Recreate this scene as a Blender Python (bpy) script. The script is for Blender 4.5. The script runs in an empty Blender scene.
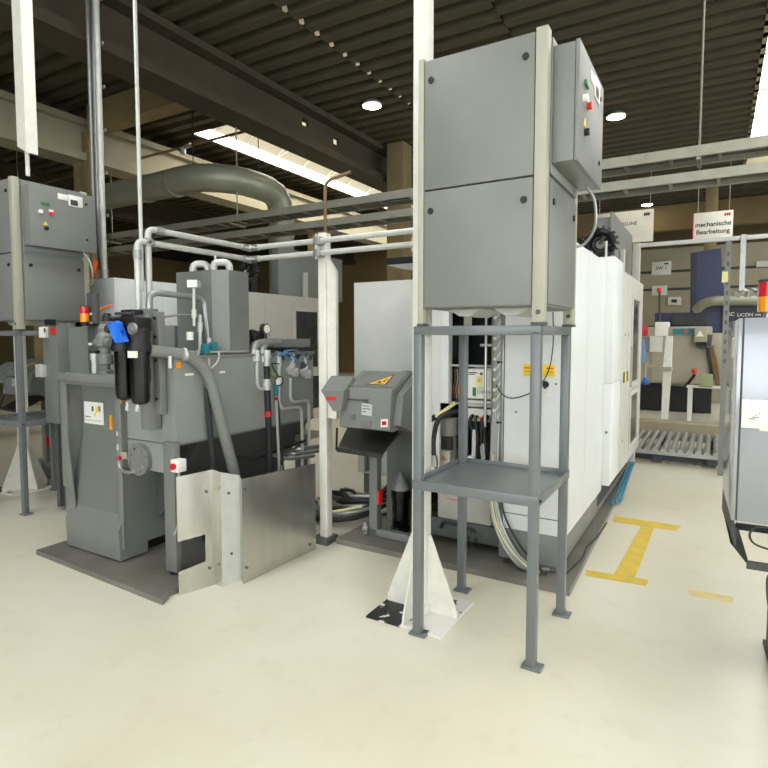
import bpy, bmesh, math, random
from mathutils import Vector as V, Matrix
random.seed(7)
S = bpy.context.scene
C = S.collection
PI = math.pi

# ---------------------------------------------------------------- camera and measuring helpers
F, PX, PY, CAMH = 565., 384., 372.5, 1.6
PIT, YAW = math.radians(3.6), math.radians(30.4)
FW = V((-math.sin(YAW)*math.cos(PIT), math.cos(YAW)*math.cos(PIT), -math.sin(PIT)))
RT = V((math.cos(YAW), math.sin(YAW), 0))
UP = RT.cross(FW)
def ray(x, y): return FW + RT*((x-PX)/F) - UP*((y-PY)/F)
def flr(x, y, z=0):
    d = ray(x, y); t = (z-CAMH)/d.z; return V((d.x*t, d.y*t, z))
def onx(x, y, X):
    d = ray(x, y); t = X/d.x; return V((X, d.y*t, CAMH+d.z*t))
def ony(x, y, Y):
    d = ray(x, y); t = Y/d.y; return V((d.x*t, Y, CAMH+d.z*t))

cam = bpy.data.cameras.new('camera'); co = bpy.data.objects.new('camera', cam); C.objects.link(co)
co.location = (0, 0, CAMH); co.rotation_euler = (PI/2-PIT, 0, YAW)
cam.sensor_width = 36; cam.lens = F/768*36; cam.shift_y = (PY-384)/768; cam.clip_end = 200
S.camera = co

# ---------------------------------------------------------------- materials
def lin(c): return tuple(((v/255)/12.92 if v/255 <= .04045 else ((v/255+.055)/1.055)**2.4) for v in c)+(1,)
MATS = {}
def M(name, rgb, rough=.5, metal=0., var=.05, scale=6., bump=0., emit=None, strength=0., spec=.5, coat=0.):
    m = bpy.data.materials.new(name); m.use_nodes = True
    nt = m.node_tree; b = nt.nodes['Principled BSDF']
    c = lin(rgb)
    tc = nt.nodes.new('ShaderNodeTexCoord')
    n = nt.nodes.new('ShaderNodeTexNoise'); n.inputs['Scale'].default_value = scale; n.inputs['Detail'].default_value = 5
    nt.links.new(tc.outputs['Object'], n.inputs['Vector'])
    r = nt.nodes.new('ShaderNodeValToRGB')
    r.color_ramp.elements[0].position = .3; r.color_ramp.elements[1].position = .7
    r.color_ramp.elements[0].color = tuple(max(0, v*(1-var)) for v in c[:3])+(1,)
    r.color_ramp.elements[1].color = tuple(min(1, v*(1+var)) for v in c[:3])+(1,)
    nt.links.new(n.outputs['Fac'], r.inputs['Fac']); nt.links.new(r.outputs['Color'], b.inputs['Base Color'])
    b.inputs['Roughness'].default_value = rough; b.inputs['Metallic'].default_value = metal
    b.inputs['Specular IOR Level'].default_value = spec
    b.inputs['Coat Weight'].default_value = coat
    if bump:
        bp = nt.nodes.new('ShaderNodeBump'); bp.inputs['Strength'].default_value = bump; bp.inputs['Distance'].default_value = .01
        nt.links.new(n.outputs['Fac'], bp.inputs['Height']); nt.links.new(bp.outputs['Normal'], b.inputs['Normal'])
    if emit:
        b.inputs['Emission Color'].default_value = lin(emit); b.inputs['Emission Strength'].default_value = strength
    MATS[name] = m
    return m
M('grey', (118, 120, 115), .45)
M('grey_dark', (78, 80, 78), .5)
M('grey_tank', (112, 115, 110), .45)
M('tank_lit', (140, 143, 138), .4)  # tank grey with the light on its side put into the colour
M('cab', (121, 123, 118), .45, var=.03)
M('cabframe', (168, 166, 148), .5, var=.03)
M('table', (106, 111, 111), .3, var=.06)
M('white', (220, 222, 219), .4, var=.02)
M('cream', (186, 183, 173), .5, var=.03)
M('offwhite', (208, 208, 202), .45, var=.03)
M('whitepost', (222, 220, 208), .5, var=.06, scale=14)
M('black', (15, 15, 16), .5, var=.2)
M('rubber', (34, 35, 36), .55, var=.2)
M('blackgloss', (8, 8, 9), .2, var=.1)
M('chute', (42, 41, 38), .35, var=.5, scale=30)
M('steel', (190, 190, 186), .3, metal=.9, var=.08, scale=10)
M('galv', (165, 167, 163), .4, metal=.7, var=.1, scale=12)
M('galvwhite', (196, 197, 190), .4, metal=.2, var=.06, scale=12)
M('brass', (172, 166, 146), .35, metal=.8, var=.1)
M('tray', (120, 117, 108), .38, metal=.2, var=.22, scale=3)
M('concrete', (126, 112, 78), .85, var=.12, scale=4, bump=.15)
M('concrete_shade', (62, 54, 38), .85, var=.14, scale=3, bump=.1)  # girder concrete with the dimness under the roof put into the colour
M('girder_lit', (144, 137, 114), .8, var=.06, scale=3)  # same girder concrete, brightened in colour for the skylight beside it
M('deck', (66, 60, 42), .7, var=.12, scale=1.2)
M('wallfar', (124, 106, 72), .85, var=.1, scale=.6)
M('cladding', (166, 158, 134), .7, var=.06, scale=.5)
M('duct', (140, 141, 122), .42, metal=.35, var=.12, scale=2)
M('galvtray', (146, 145, 130), .45, metal=.35, var=.1, scale=8)
M('brownpipe', (112, 88, 58), .6, var=.15)
M('red', (214, 44, 36), .4, var=.05)
M('orange', (240, 120, 30), .45, var=.05)
M('yellow', (244, 214, 38), .5, var=.04)
M('amber', (238, 150, 22), .2, var=.05)
M('redlens', (196, 30, 42), .2, var=.05)
M('teal', (32, 120, 128), .4, var=.1)
M('tealhose', (46, 124, 150), .4, var=.15)
M('blue', (34, 112, 220), .7, var=.1)
M('bluehose', (84, 128, 170), .4, var=.1)
M('navy', (40, 46, 84), .4, var=.08)
M('navydark', (26, 28, 50), .4, var=.1)
M('paper', (232, 230, 220), .6, var=.03)
M('paperyellow', (224, 218, 150), .6, var=.05)
M('ink', (60, 60, 58), .6, var=.1)
M('green', (52, 120, 78), .4, var=.1)
M('plastic', (166, 164, 154), .35, var=.06, scale=10)
M('beige', (162, 155, 136), .5, var=.05)
M('beigedark', (150, 142, 116), .6, var=.08)
M('greenbox', (140, 146, 110), .5, var=.08)
M('tape', (206, 178, 66), .6, var=.1, scale=9)
M('tapeworn', (214, 192, 128), .6, var=.12, scale=9)
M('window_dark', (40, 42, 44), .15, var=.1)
M('gasketblack', (58, 58, 54), .6, var=.1)
M('lampglow', (255, 250, 225), .4, emit=(255, 240, 205), strength=30)
M('skyglow', (250, 248, 240), .5, emit=(252, 252, 250), strength=5.)
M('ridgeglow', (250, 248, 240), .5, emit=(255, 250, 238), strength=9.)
M('skyfill', (250, 248, 240), .5, emit=(246, 250, 255), strength=4.6)
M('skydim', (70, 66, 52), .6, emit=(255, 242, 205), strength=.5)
M('opgrey', (150, 154, 158), .24, metal=.35, var=.02, coat=.6)
M('sign', (246, 190, 60), .45, var=.03)
M('windowglow', (250, 250, 250), .5, emit=(240, 247, 255), strength=4.2)
M('windowback', (250, 250, 250), .5, emit=(240, 247, 255), strength=3.9)

def floor_material():
    m = bpy.data.materials.new('floor_epoxy'); m.use_nodes = True
    nt = m.node_tree; N = nt.nodes.new; L = nt.links.new; b = nt.nodes['Principled BSDF']
    tc = N('ShaderNodeTexCoord')
    n1 = N('ShaderNodeTexNoise'); n1.inputs['Scale'].default_value = .9; n1.inputs['Detail'].default_value = 6
    n2 = N('ShaderNodeTexNoise'); n2.inputs['Scale'].default_value = 5.; n2.inputs['Detail'].default_value = 8; n2.inputs['Roughness'].default_value = .65
    L(tc.outputs['Object'], n1.inputs['Vector']); L(tc.outputs['Object'], n2.inputs['Vector'])
    r1 = N('ShaderNodeValToRGB'); r1.color_ramp.elements[0].position = .3; r1.color_ramp.elements[1].position = .72
    r1.color_ramp.elements[0].color = lin((205, 199, 176)); r1.color_ramp.elements[1].color = lin((218, 214, 196))
    r2 = N('ShaderNodeValToRGB'); r2.color_ramp.elements[0].position = .28; r2.color_ramp.elements[1].position = .46
    r2.color_ramp.elements[0].color = lin((214, 208, 188)); r2.color_ramp.elements[1].color = (1, 1, 1, 1)
    mx = N('ShaderNodeMix'); mx.data_type = 'RGBA'; mx.blend_type = 'MULTIPLY'; mx.inputs['Factor'].default_value = .22
    L(n1.outputs['Fac'], r1.inputs['Fac']); L(n2.outputs['Fac'], r2.inputs['Fac'])
    L(r1.outputs['Color'], mx.inputs['A']); L(r2.outputs['Color'], mx.inputs['B'])
    L(mx.outputs['Result'], b.inputs['Base Color'])
    b.inputs['Roughness'].default_value = .3; b.inputs['Specular IOR Level'].default_value = .42
    MATS['floor'] = m
floor_material()

def worn_plate():
    m = bpy.data.materials.new('worn_paint'); m.use_nodes = True
    nt = m.node_tree; N = nt.nodes.new; L = nt.links.new; b = nt.nodes['Principled BSDF']
    tc = N('ShaderNodeTexCoord'); n = N('ShaderNodeTexNoise'); n.inputs['Scale'].default_value = 9; n.inputs['Detail'].default_value = 6
    L(tc.outputs['Object'], n.inputs['Vector'])
    sp = N('ShaderNodeSeparateXYZ'); L(tc.outputs['Object'], sp.inputs[0])
    # paint has survived on the +X side of the plate, and worn down to black steel on the other
    ma = N('ShaderNodeMath'); ma.operation = 'MULTIPLY_ADD'; ma.inputs[1].default_value = .42; ma.inputs[2].default_value = .04
    L(sp.outputs['X'], ma.inputs[0])
    ad = N('ShaderNodeMath'); ad.operation = 'ADD'; L(ma.outputs[0], ad.inputs[0]); L(n.outputs['Fac'], ad.inputs[1])
    r = N('ShaderNodeValToRGB'); r.color_ramp.elements[0].position = .5; r.color_ramp.elements[1].position = .53
    r.color_ramp.elements[0].color = lin((30, 30, 29)); r.color_ramp.elements[1].color = lin((216, 213, 204))
    L(ad.outputs[0], r.inputs['Fac']); L(r.outputs['Color'], b.inputs['Base Color'])
    b.inputs['Roughness'].default_value = .5
    MATS['worn'] = m
worn_plate()

def sheet_steel():
    m = bpy.data.materials.new('sheet_steel'); m.use_nodes = True
    nt = m.node_tree; N = nt.nodes.new; L = nt.links.new; b = nt.nodes['Principled BSDF']
    tc = N('ShaderNodeTexCoord'); mp = N('ShaderNodeMapping'); mp.inputs['Scale'].default_value = (5, 5, 1.0)
    n = N('ShaderNodeTexNoise'); n.inputs['Scale'].default_value = 2; n.inputs['Detail'].default_value = 7
    L(tc.outputs['Object'], mp.inputs['Vector']); L(mp.outputs['Vector'], n.inputs['Vector'])
    r = N('ShaderNodeValToRGB'); r.color_ramp.elements[0].position = .25; r.color_ramp.elements[1].position = .75
    r.color_ramp.elements[0].color = lin((186, 185, 176)); r.color_ramp.elements[1].color = lin((208, 207, 198))
    L(n.outputs['Fac'], r.inputs['Fac']); L(r.outputs['Color'], b.inputs['Base Color'])
    b.inputs['Metallic'].default_value = .85
    r2 = N('ShaderNodeMapRange'); r2.inputs['To Min'].default_value = .14; r2.inputs['To Max'].default_value = .3
    L(n.outputs['Fac'], r2.inputs['Value']); L(r2.outputs['Result'], b.inputs['Roughness'])
    MATS['sheet'] = m
sheet_steel()

# ---------------------------------------------------------------- mesh builder
def rank(p):      # a thing, its parts and their sub-parts: nothing deeper
    while p is not None and p.parent is not None and p.parent.parent is not None: p = p.parent
    return p
class B:
    def __init__(s): s.bm = bmesh.new()
    def box(s, x0, x1, y0, y1, z0, z1, bev=0.):
        r = bmesh.ops.create_cube(s.bm, size=1)
        for v in r['verts']:
            v.co = V(((x0+x1)/2+v.co.x*(x1-x0), (y0+y1)/2+v.co.y*(y1-y0), (z0+z1)/2+v.co.z*(z1-z0)))
        if bev:
            es = list({e for v in r['verts'] for e in v.link_edges})
            bmesh.ops.bevel(s.bm, geom=es, offset=bev, segments=2, affect='EDGES', profile=.5)
        return s
    def obox(s, c, size, zrot=0., xrot=0., yrot=0.):
        r = bmesh.ops.create_cube(s.bm, size=1)
        m = Matrix.Translation(c) @ Matrix.Rotation(zrot, 4, 'Z') @ Matrix.Rotation(yrot, 4, 'Y') @ Matrix.Rotation(xrot, 4, 'X') @ Matrix.Diagonal(V(size).to_4d())
        bmesh.ops.transform(s.bm, matrix=m, verts=r['verts']); return s
    def cyl(s, p0, p1, r0, r1=None, n=16):
        p0, p1 = V(p0), V(p1); d = p1-p0
        r = bmesh.ops.create_cone(s.bm, cap_ends=True, segments=n, radius1=r0, radius2=r0 if r1 is None else r1, depth=d.length)
        m = Matrix.Translation((p0+p1)/2) @ d.to_track_quat('Z', 'Y').to_matrix().to_4x4()
        bmesh.ops.transform(s.bm, matrix=m, verts=r['verts']); return s
    def sph(s, c, r, sc=(1, 1, 1), n=12):
        q = bmesh.ops.create_uvsphere(s.bm, u_segments=n, v_segments=max(6, n//2+2), radius=r)
        for v in q['verts']: v.co = V((v.co.x*sc[0], v.co.y*sc[1], v.co.z*sc[2]))+V(c)
        return s
    def tube(s, pts, r, n=8, fil=0., seg=5):
        P = [V(p) for p in pts]
        if fil:
            Q = [P[0]]
            for i in range(1, len(P)-1):
                a, b, c = P[i-1], P[i], P[i+1]
                u, w = (a-b), (c-b)
                f = min(fil, u.length*.48, w.length*.48)
                A, D = b+u.normalized()*f, b+w.normalized()*f
                for k in range(seg+1):
                    t = k/seg; Q.append(A*(1-t)**2+b*2*t*(1-t)+D*t*t)
            Q.append(P[-1]); P = Q
        rings = []; prev = None
        for i, p in enumerate(P):
            t = (P[min(i+1, len(P)-1)]-P[max(i-1, 0)]).normalized()
            if prev is None:
                x = t.orthogonal().normalized()
            else:
                x = (prev-t*prev.dot(t)).normalized()
            prev = x; y = t.cross(x)
            rings.append([s.bm.verts.new(p+(x*math.cos(2*PI*k/n)+y*math.sin(2*PI*k/n))*r) for k in range(n)])
        for a, b in zip(rings, rings[1:]):
            for k in range(n): s.bm.faces.new((a[k], a[(k+1) % n], b[(k+1) % n], b[k]))
        s.bm.faces.new(rings[0][::-1]); s.bm.faces.new(rings[-1]); return s
    def curve(s, pts, r, n=8, res=8):
        P = [V(p) for p in pts]; Q = []
        P = [P[0]*2-P[1]]+P+[P[-1]*2-P[-2]]
        for i in range(1, len(P)-2):
            a, b, c, d = P[i-1:i+3]
            for k in range(res):
                t = k/res
                Q.append(.5*((2*b)+(c-a)*t+(2*a-5*b+4*c-d)*t*t+(3*b-a-3*c+d)*t**3))
        Q.append(P[-2]); return s.tube(Q, r, n)
    def prism(s, poly, vec):
        vec = V(vec); a = [s.bm.verts.new(V(p)) for p in poly]; b = [s.bm.verts.new(V(p)+vec) for p in poly]
        n = len(a); f = [s.bm.faces.new(a), s.bm.faces.new(b[::-1])]
        for k in range(n): f.append(s.bm.faces.new((a[k], b[k], b[(k+1) % n], a[(k+1) % n])))
        return s
    def lathe(s, c, prof, n=20):
        c = V(c); rings = []
        for r, z in prof:
            rings.append([s.bm.verts.new(c+V((r*math.cos(2*PI*k/n), r*math.sin(2*PI*k/n), z))) for k in range(n)])
        for a, b in zip(rings, rings[1:]):
            for k in range(n): s.bm.faces.new((a[k], a[(k+1) % n], b[(k+1) % n], b[k]))
        s.bm.faces.new(rings[0][::-1]); s.bm.faces.new(rings[-1]); return s
    def done(s, name, mat, parent=None, label=None):
        parent = rank(parent)
        bmesh.ops.recalc_face_normals(s.bm, faces=s.bm.faces)
        me = bpy.data.meshes.new(name)
        o = bpy.data.objects.new(name, me); C.objects.link(o)
        off = V((0, 0, 0))
        if parent is not None:
            q = parent
            while q is not None: off += q.location; q = q.parent
        else:
            # origin at the base of the mesh
            xs = [v.co for v in s.bm.verts]
            off = V(((min(v.x for v in xs)+max(v.x for v in xs))/2, (min(v.y for v in xs)+max(v.y for v in xs))/2, min(v.z for v in xs)))
            o.location = off
        for v in s.bm.verts: v.co -= off
        s.bm.to_mesh(me); s.bm.free()
        me.materials.append(MATS[mat])
        for p in me.polygons: p.use_smooth = True
        me.set_sharp_from_angle(angle=math.radians(35))
        if parent is not None: o.parent = parent
        if label: o['label'] = label
        return o
def thing(name, label, cat, loc, group=None):
    o = bpy.data.objects.new(name, None); C.objects.link(o); o.location = V(loc); o.empty_display_size = .1
    o['label'] = label; o['category'] = cat
    if group: o['group'] = group
    return o
def tag(o, label, cat, group=None):
    o['label'] = label; o['category'] = cat
    if group: o['group'] = group
    return o
def struct(o): o['kind'] = 'structure'; return o
def dup(o, off, label=None, group=None, parent=None):
    c = o.copy(); C.objects.link(c)
    if parent is not None: c.parent = parent
    else:
        c.location = o.location+V(off); c['label'] = label
        if group: c['group'] = group
    for ch in list(o.children): dup(ch, off, parent=c)
    return c
def text(name, s, size, pos, xdir, zdir, mat, parent, align='CENTER', bold=0.):
    parent = rank(parent)
    cu = bpy.data.curves.new(name, 'FONT'); cu.body = s; cu.size = size; cu.align_x = align; cu.align_y = 'CENTER'
    cu.extrude = .0006; cu.offset = bold
    o = bpy.data.objects.new(name, cu); C.objects.link(o)
    x, z = V(xdir).normalized(), V(zdir).normalized(); n = x.cross(z)
    off = V((0, 0, 0)); q = parent
    while q is not None: off += q.location; q = q.parent
    m = Matrix((x, z, n)).transposed().to_4x4()
    o.rotation_euler = m.to_euler(); o.location = V(pos)-off
    dg = bpy.context.evaluated_depsgraph_get(); me = bpy.data.meshes.new_from_object(o.evaluated_get(dg))
    q = bpy.data.objects.new(name, me); C.objects.link(q); q.location = o.location; q.rotation_euler = o.rotation_euler
    me.materials.clear(); me.materials.append(MATS[mat]); q.parent = parent
    bpy.data.objects.remove(o); bpy.data.curves.remove(cu)
    return q
UN = V((-4.6, 0, 0))      # the next machine line stands this far along the hall

# ================================================================ THE SETTING
struct(B().box(-24, 12, -8, 21, -.2, 0).done('floor', 'floor'))
ZD = 5.5
def deck(x0, x1, y0, y1):
    b = B(); y = y0; v = []
    prof = [(0, 0), (.14, 0), (.18, .09), (.28, .09)]
    while y < y1:
        for dy, dz in prof:
            if y+dy <= y1: v.append((y+dy, ZD+dz))
        y += .32
    v.append((y1, ZD))
    L = [b.bm.verts.new((x0, p[0], p[1])) for p in v]; R = [b.bm.verts.new((x1, p[0], p[1])) for p in v]
    for k in range(len(v)-1): b.bm.faces.new((L[k], R[k], R[k+1], L[k+1]))
    return b
SK = [(-8.8, -6.6, 7.75, 19.), (.46, 2.1, -5., 16.8), (-4.6, -2.4, -7., 4.6), (6., 8.2, -6., 16.)]  # last two skylights are unseen, added to brighten floor and machines
b = B()
def addpart(x0, x1, y0, y1):
    q = deck(x0, x1, y0, y1); me = bpy.data.meshes.new('t'); q.bm.to_mesh(me); q.bm.free(); b.bm.from_mesh(me); bpy.data.meshes.remove(me)
FY = 21.
XS = [-24, -8.8, -6.6, -4.6, -2.4, .46, 2.1, 6., 8.2, 12]
rows = []
for xa, xb in zip(XS, XS[1:]):
    hit = [k for k in SK if k[0] == xa]
    rows += [(xa, xb, -8, hit[0][2]), (xa, xb, hit[0][3], FY)] if hit else [(xa, xb, -8, FY)]
for x0, x1, y0, y1 in rows:
    addpart(x0, x1, y0, y1)
struct(b.done('ceiling', 'deck'))
struct(B().box(-24, 12, -8, 21, 7.3, 7.4).done('trim_1', 'concrete_shade'))
for i, (x0, x1, y0, y1) in enumerate(SK):
    w = .06
    hc = (.21, .8, .8, .8)[i]
    f = B().box(x0-w, x0, y0-w, y1+w, ZD, ZD+hc).box(x1, x1+w, y0-w, y1+w, ZD, ZD+hc).box(x0, x1, y0-w, y0, ZD, ZD+hc).box(x0, x1, y1, y1+w, ZD, ZD+hc)
    fr = struct(f.done('window_%d' % (1, 2, 5, 6)[i], 'girder_lit'))
    if i > 0:
        B().box(x0, x1, y0, y1, ZD+.8, ZD+.82).done('pane', ('', 'skyglow', 'skyfill', 'skyfill')[i], fr)
        y = y0+.4
        while y < y1: B().box(x0, x1, y-.025, y+.025, ZD+.72, ZD+.79).done('glazing_bar', 'cabframe', fr); y += 1.6
    else:
        # ridge light: clear strip above the kerb, sloping frosted panes with diagonal bars over it
        B().box(x0, x0+.02, y0+.02, y1-.02, ZD+.01, ZD+hc).done('clerestory_pane', 'skyglow', fr)
        xm, zm = (x0+x1)/2, ZD+1.15
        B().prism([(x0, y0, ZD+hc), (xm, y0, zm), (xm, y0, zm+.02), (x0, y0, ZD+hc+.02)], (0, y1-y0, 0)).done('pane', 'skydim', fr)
        B().prism([(x1, y0, ZD+hc), (xm, y0, zm), (xm, y0, zm+.02), (x1, y0, ZD+hc+.02)], (0, y1-y0, 0)).done('pane', 'ridgeglow', fr)  # hidden pane given extra glow to brighten the pale girder
        y = y0+.5; k = 0
        while y < y1-1:
            B().tube([(x0+.03, y, ZD+hc), (xm, y, zm-.05)], .03, 6).done('glazing_bar', 'cabframe', fr)
            if k % 2 == 0: B().tube([(x0+.05, y, ZD+hc), (x0+.8, y+.8, ZD+hc+.62)], .022, 6).done('glazing_brace', 'cabframe', fr)
            y += .95; k += 1
# walls
struct(B().box(-24, 12, 21, 21.2, 0, 7.3).done('wall_far', 'wallfar'))
struct(B().box(-24.2, -24, -8, 21, 0, 7.3).done('wall_left', 'wallfar'))
struct(B().box(-24, 12, -8.2, -8, 0, 1.).box(-24, 12, -8.2, -8, 5.2, 7.3).box(-24, -5, -8.2, -8, 1., 5.2).box(11, 12, -8.2, -8, 1., 5.2).done('wall_back', 'wallfar'))
fr = B()
for k in range(9): fr.box(-5+k*2., -4.92+k*2., -8.1, -7.98, 1., 5.2)
fr = struct(fr.done('window_4', 'offwhite')); B().box(-5, 11, -8.14, -8.1, 1., 5.2).done('pane', 'windowback', fr)
# wall with a band of daylight windows along the hall (behind and beside the camera)
struct(B().box(12, 12.2, -8, 21, 0, .9).box(12, 12.2, -8, 21, 4.6, 7.3).box(12, 12.2, -8, -6.5, .9, 4.6).box(12, 12.2, 20, 21, .9, 4.6).done('wall_right', 'cladding'))
fr = B()
for k in range(14): fr.box(11.98, 12.1, -6.5+k*2.02, -6.42+k*2.02, .9, 4.6)
fr.box(11.98, 12.1, -6.5, 20, 2.7, 2.78)
fr = struct(fr.done('window_3', 'offwhite')); B().box(12.1, 12.14, -6.5, 20, .9, 4.6).done('pane', 'windowglow', fr)
# girders, cross beams and columns
GX = [(-6.2, 'concrete_shade', 4.78, 5.5), (-9.5, 'girder_lit', 4.57, 5.26), (3.6, 'concrete_shade', 4.78, 5.5), (9.6, 'concrete_shade', 4.78, 5.5), (-14., 'concrete_shade', 4.78, 5.5)]
tn = 2
for gx, gm, za, zc in GX:
    b = B().box(gx-.24, gx+.24, -8, FY, zc-.1, zc).box(gx-.24, gx+.24, -8, FY, za, za+.13)
    if gx == -6.2:       # the web has two small service holes that show the daylight behind
        h = sorted(((onx(335, 142, gx).y, onx(335, 142, gx).z), (onx(304, 123, gx).y, onx(304, 123, gx).z)))
        ys_ = [-8]
        for hy, hz in h:
            b.box(gx-.03, gx+.03, ys_[-1], hy-.09, za+.13, zc-.1)
            b.box(gx-.03, gx+.03, hy-.09, hy+.09, za+.13, hz-.06).box(gx-.03, gx+.03, hy-.09, hy+.09, hz+.06, zc-.1); ys_.append(hy+.09)
        b.box(gx-.03, gx+.03, ys_[-1], FY, za+.13, zc-.1)
    else: b.box(gx-.12, gx+.12, -8, FY, za+.13, zc-.1)
    struct(b.done('trim_%d' % tn, gm)); tn += 1
for y, z0, x0, x1, m in [(6.0, 5.06, -9.2, -6.45, 'concrete'), (19.0, 4.75, -5., 12, 'wallfar')]:
    struct(B().box(x0, x1, y-.15, y+.15, z0, ZD-.02).done('trim_%d' % tn, m)); tn += 1
def column(x, y, s, z1, corbel=False):
    global tn
    b = B().box(x-s/2, x+s/2, y-s/2, y+s/2, 0, z1, .015)
    if corbel: b.prism([(x-s/2-.16, y-s/2-.02, 5.0), (x-s/2-.16, y-s/2-.02, 0), (x-s/2, y-s/2-.02, 0), (x-s/2, y-s/2-.02, 5.15)], (0, s+.04, 0))
    struct(b.done('trim_%d' % tn, 'concrete')); tn += 1
column(-5.68, 10.3, .38, ZD); column(-9.32, 6.0, .27, 5.06, True); column(-.2, 16.35, .27, ZD); column(-9.5, 12.6, .4, 4.57); column(3.6, 16.4, .4, 4.78); column(-14., 7.5, .4, 4.78)
# light cladding of a cabin block along the far end, with its top rail
cl = struct(B().box(-5, 8, 19.8, 20., 0, 4.35).done('trim_%d' % tn, 'cladding')); tn += 1
for z in (1.84, 3.05, 3.6): B().box(-5, 8, 19.77, 19.8, z, z+.07).done('seam', 'ink', cl)
B().box(.94, 8, 19.72, 19.8, 3.62, 3.78).done('rail', 'offwhite', cl)

# high-bay lamps
def lamp(px, py, z, label):
    p = flr(px, py, z)
    t = thing('high_bay_lamp', label, 'lamp', (p.x, p.y, z), 'high bay lamps under the roof deck')
    B().lathe((p.x, p.y, z), [(.16, 0), (.17, .02), (.15, .05), (.12, ZD-.003-z)], 20).done('reflector', 'galv', t)
    B().lathe((p.x, p.y, z-.015), [(.12, 0), (.15, .012)], 20).done('lens', 'lampglow', t)
lamp(616, 117, 5.42, 'glowing round lamp on dark ribbed roof, nearest the hanging control box')
lamp(633, 171, 5.42, 'small glowing lamp seen between the two cable ladders')
lamp(647, 205, 5.42, 'glowing lamp low over the blank cream board near the far beam')
lamp(372, 106, 5.42, 'lamp on dark decking beside the concrete column')

# ---------------------------------------------------------------- marks on the floor
def quad_floor(pts, mat, name, label, z=.0015):
    b = B(); P = [V((p[0], p[1], z)) for p in pts]
    b.prism([V((p[0], p[1], .0)) for p in pts], (0, 0, z)); return tag(b.done(name, mat), label, 'floor marking')
b = B()
def q(*px): b.prism([flr(*p) for p in px], (0, 0, .0015))
q((586, 570), (649, 580), (646, 586), (586, 576))
q((614, 516), (681, 526), (676, 531), (613, 522))
q((641, 526.2), (654, 528), (635, 577.6), (614, 574.2))
tag(b.done('floor_tape', 'tape'), 'yellow tape mark shaped like a capital I on the aisle floor', 'floor marking')
b = B(); q((688, 589), (733, 597), (733, 603), (690, 595))
tag(b.done('floor_tape', 'tapeworn'), 'short worn yellow tape strip by the stand of the operator cabinet', 'floor marking')

# ================================================================ CABINET STAND AND TALL CABINET
X0, X1, Y0, Y1 = -1.36, -.70, 2.62, 3.27
st = thing('steel_stand', 'grey tubular steel stand with lower shelf, in the foreground aisle', 'stand', (-1.03, 2.94, 0), 'steel stands under the tall cabinets')
ZT = 1.655; w = .046
for x in (X0, X1-w):
    for y in (Y0, Y1-w):
        lg = B().box(x, x+w, y, y+w, .012, ZT-.03, .003).done('leg', 'table', st)
        B().box(x-.02, x+w+.03, y-.01, y+w+.02, 0, .012, .002).done('foot_plate', 'table', lg)
B().box(X0, X1, Y0, Y0+w, ZT-.045, ZT, .003).box(X0, X1, Y1-w, Y1, ZT-.045, ZT, .003).box(X0, X0+w, Y0+w, Y1-w, ZT-.045, ZT, .003).box(X1-w, X1, Y0+w, Y1-w, ZT-.045, ZT, .003).done('top_frame', 'table', st)
ZS = .815
sh = B().box(X0+.003, X1-.003, Y0+.003, Y1-.003, ZS, ZS+.006)
sh.box(X0-.004, X1+.004, Y0-.004, Y0+.004, ZS-.018, ZS+.032, .002).box(X0-.004, X1+.004, Y1-.004, Y1+.004, ZS-.018, ZS+.032, .002).box(X0-.004, X0+.004, Y0, Y1, ZS-.018, ZS+.032, .002).box(X1-.004, X1+.004, Y0, Y1, ZS-.018, ZS+.032, .002)
sh.done('shelf', 'table', st)
for bx, by in ((X1+.005, Y0+.02),):
    B().cyl((bx, by, ZS+.008), (bx+.008, by, ZS+.008), .008, n=6).done('bolt', 'black', st)
dup(st, UN+V((0, .04, 0)), 'grey tubular steel stand under the cabinet with buttons, at the picture edge')

cb = thing('electrical_cabinet', 'tall grey two-door electrical cabinet raised on the foreground stand', 'cabinet', (-1.0, 2.95, ZT), 'tall electrical cabinets on steel stands')
CX0, CX1, CY0, CY1, CZ0, CZ1 = -1.335, -.688, 2.63, 3.3, 1.745, 2.98
for x, y in ((CX0, CY0), (CX1-.054, CY0), (CX0, CY1-.05), (CX1-.054, CY1-.05)):
    lw = .054 if x > -1 else .03
    p = B().box(x, x+lw, y-.012, y+.05, ZT+.014, CZ1+.01, .003).done('post', 'cabframe', cb)
    B().box(x-.004, x+lw+.004, y-.014, y+.054, ZT, ZT+.014, .002).done('foot', 'grey_dark', p)
    if x > -1: B().cyl((x+.03, y-.013, ZT+.06), (x+.03, y-.016, ZT+.06), .012, n=10).done('bolt', 'grey_dark', p)
B().box(CX0+.02, CX1-.012, CY0+.012, CY1-.01, CZ0, CZ1, .002).done('body', 'cab', cb)
zs = 2.338
for z0, z1 in ((CZ0+.004, zs-.004), (zs+.004, CZ1-.004)):
    d = B().box(CX0+.033, CX1-.058, CY0-.008, CY0+.012, z0, z1, .004).done('door', 'cab', cb)
    for lx in (CX0+.07, CX1-.10):
        B().cyl((lx, CY0-.009, z1-.1), (lx, CY0-.015, z1-.1), .016, n=14).done('lock', 'black', d)
    if z0 > 2: B().box(CX0+.033, CX1-.058, CY0+.006, CY0+.013, zs-.0045, zs+.0045).done('seal', 'gasketblack', d)
sp = B().box(CX1-.012, CX1+.004, CY0+.065, CY1-.055, CZ0+.01, zs-.01, .003).done('side_panel', 'cab', cb)
for ly in (CY0+.12, CY1-.11): B().cyl((CX1+.004, ly, zs-.1), (CX1+.01, ly, zs-.1), .016, n=14).done('lock', 'black', sp)
B().box(CX1-.012, CX1+.004, CY0+.065, CY1-.055, zs+.02, CZ1-.01, .003).done('side_panel', 'cab', cb)
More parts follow.
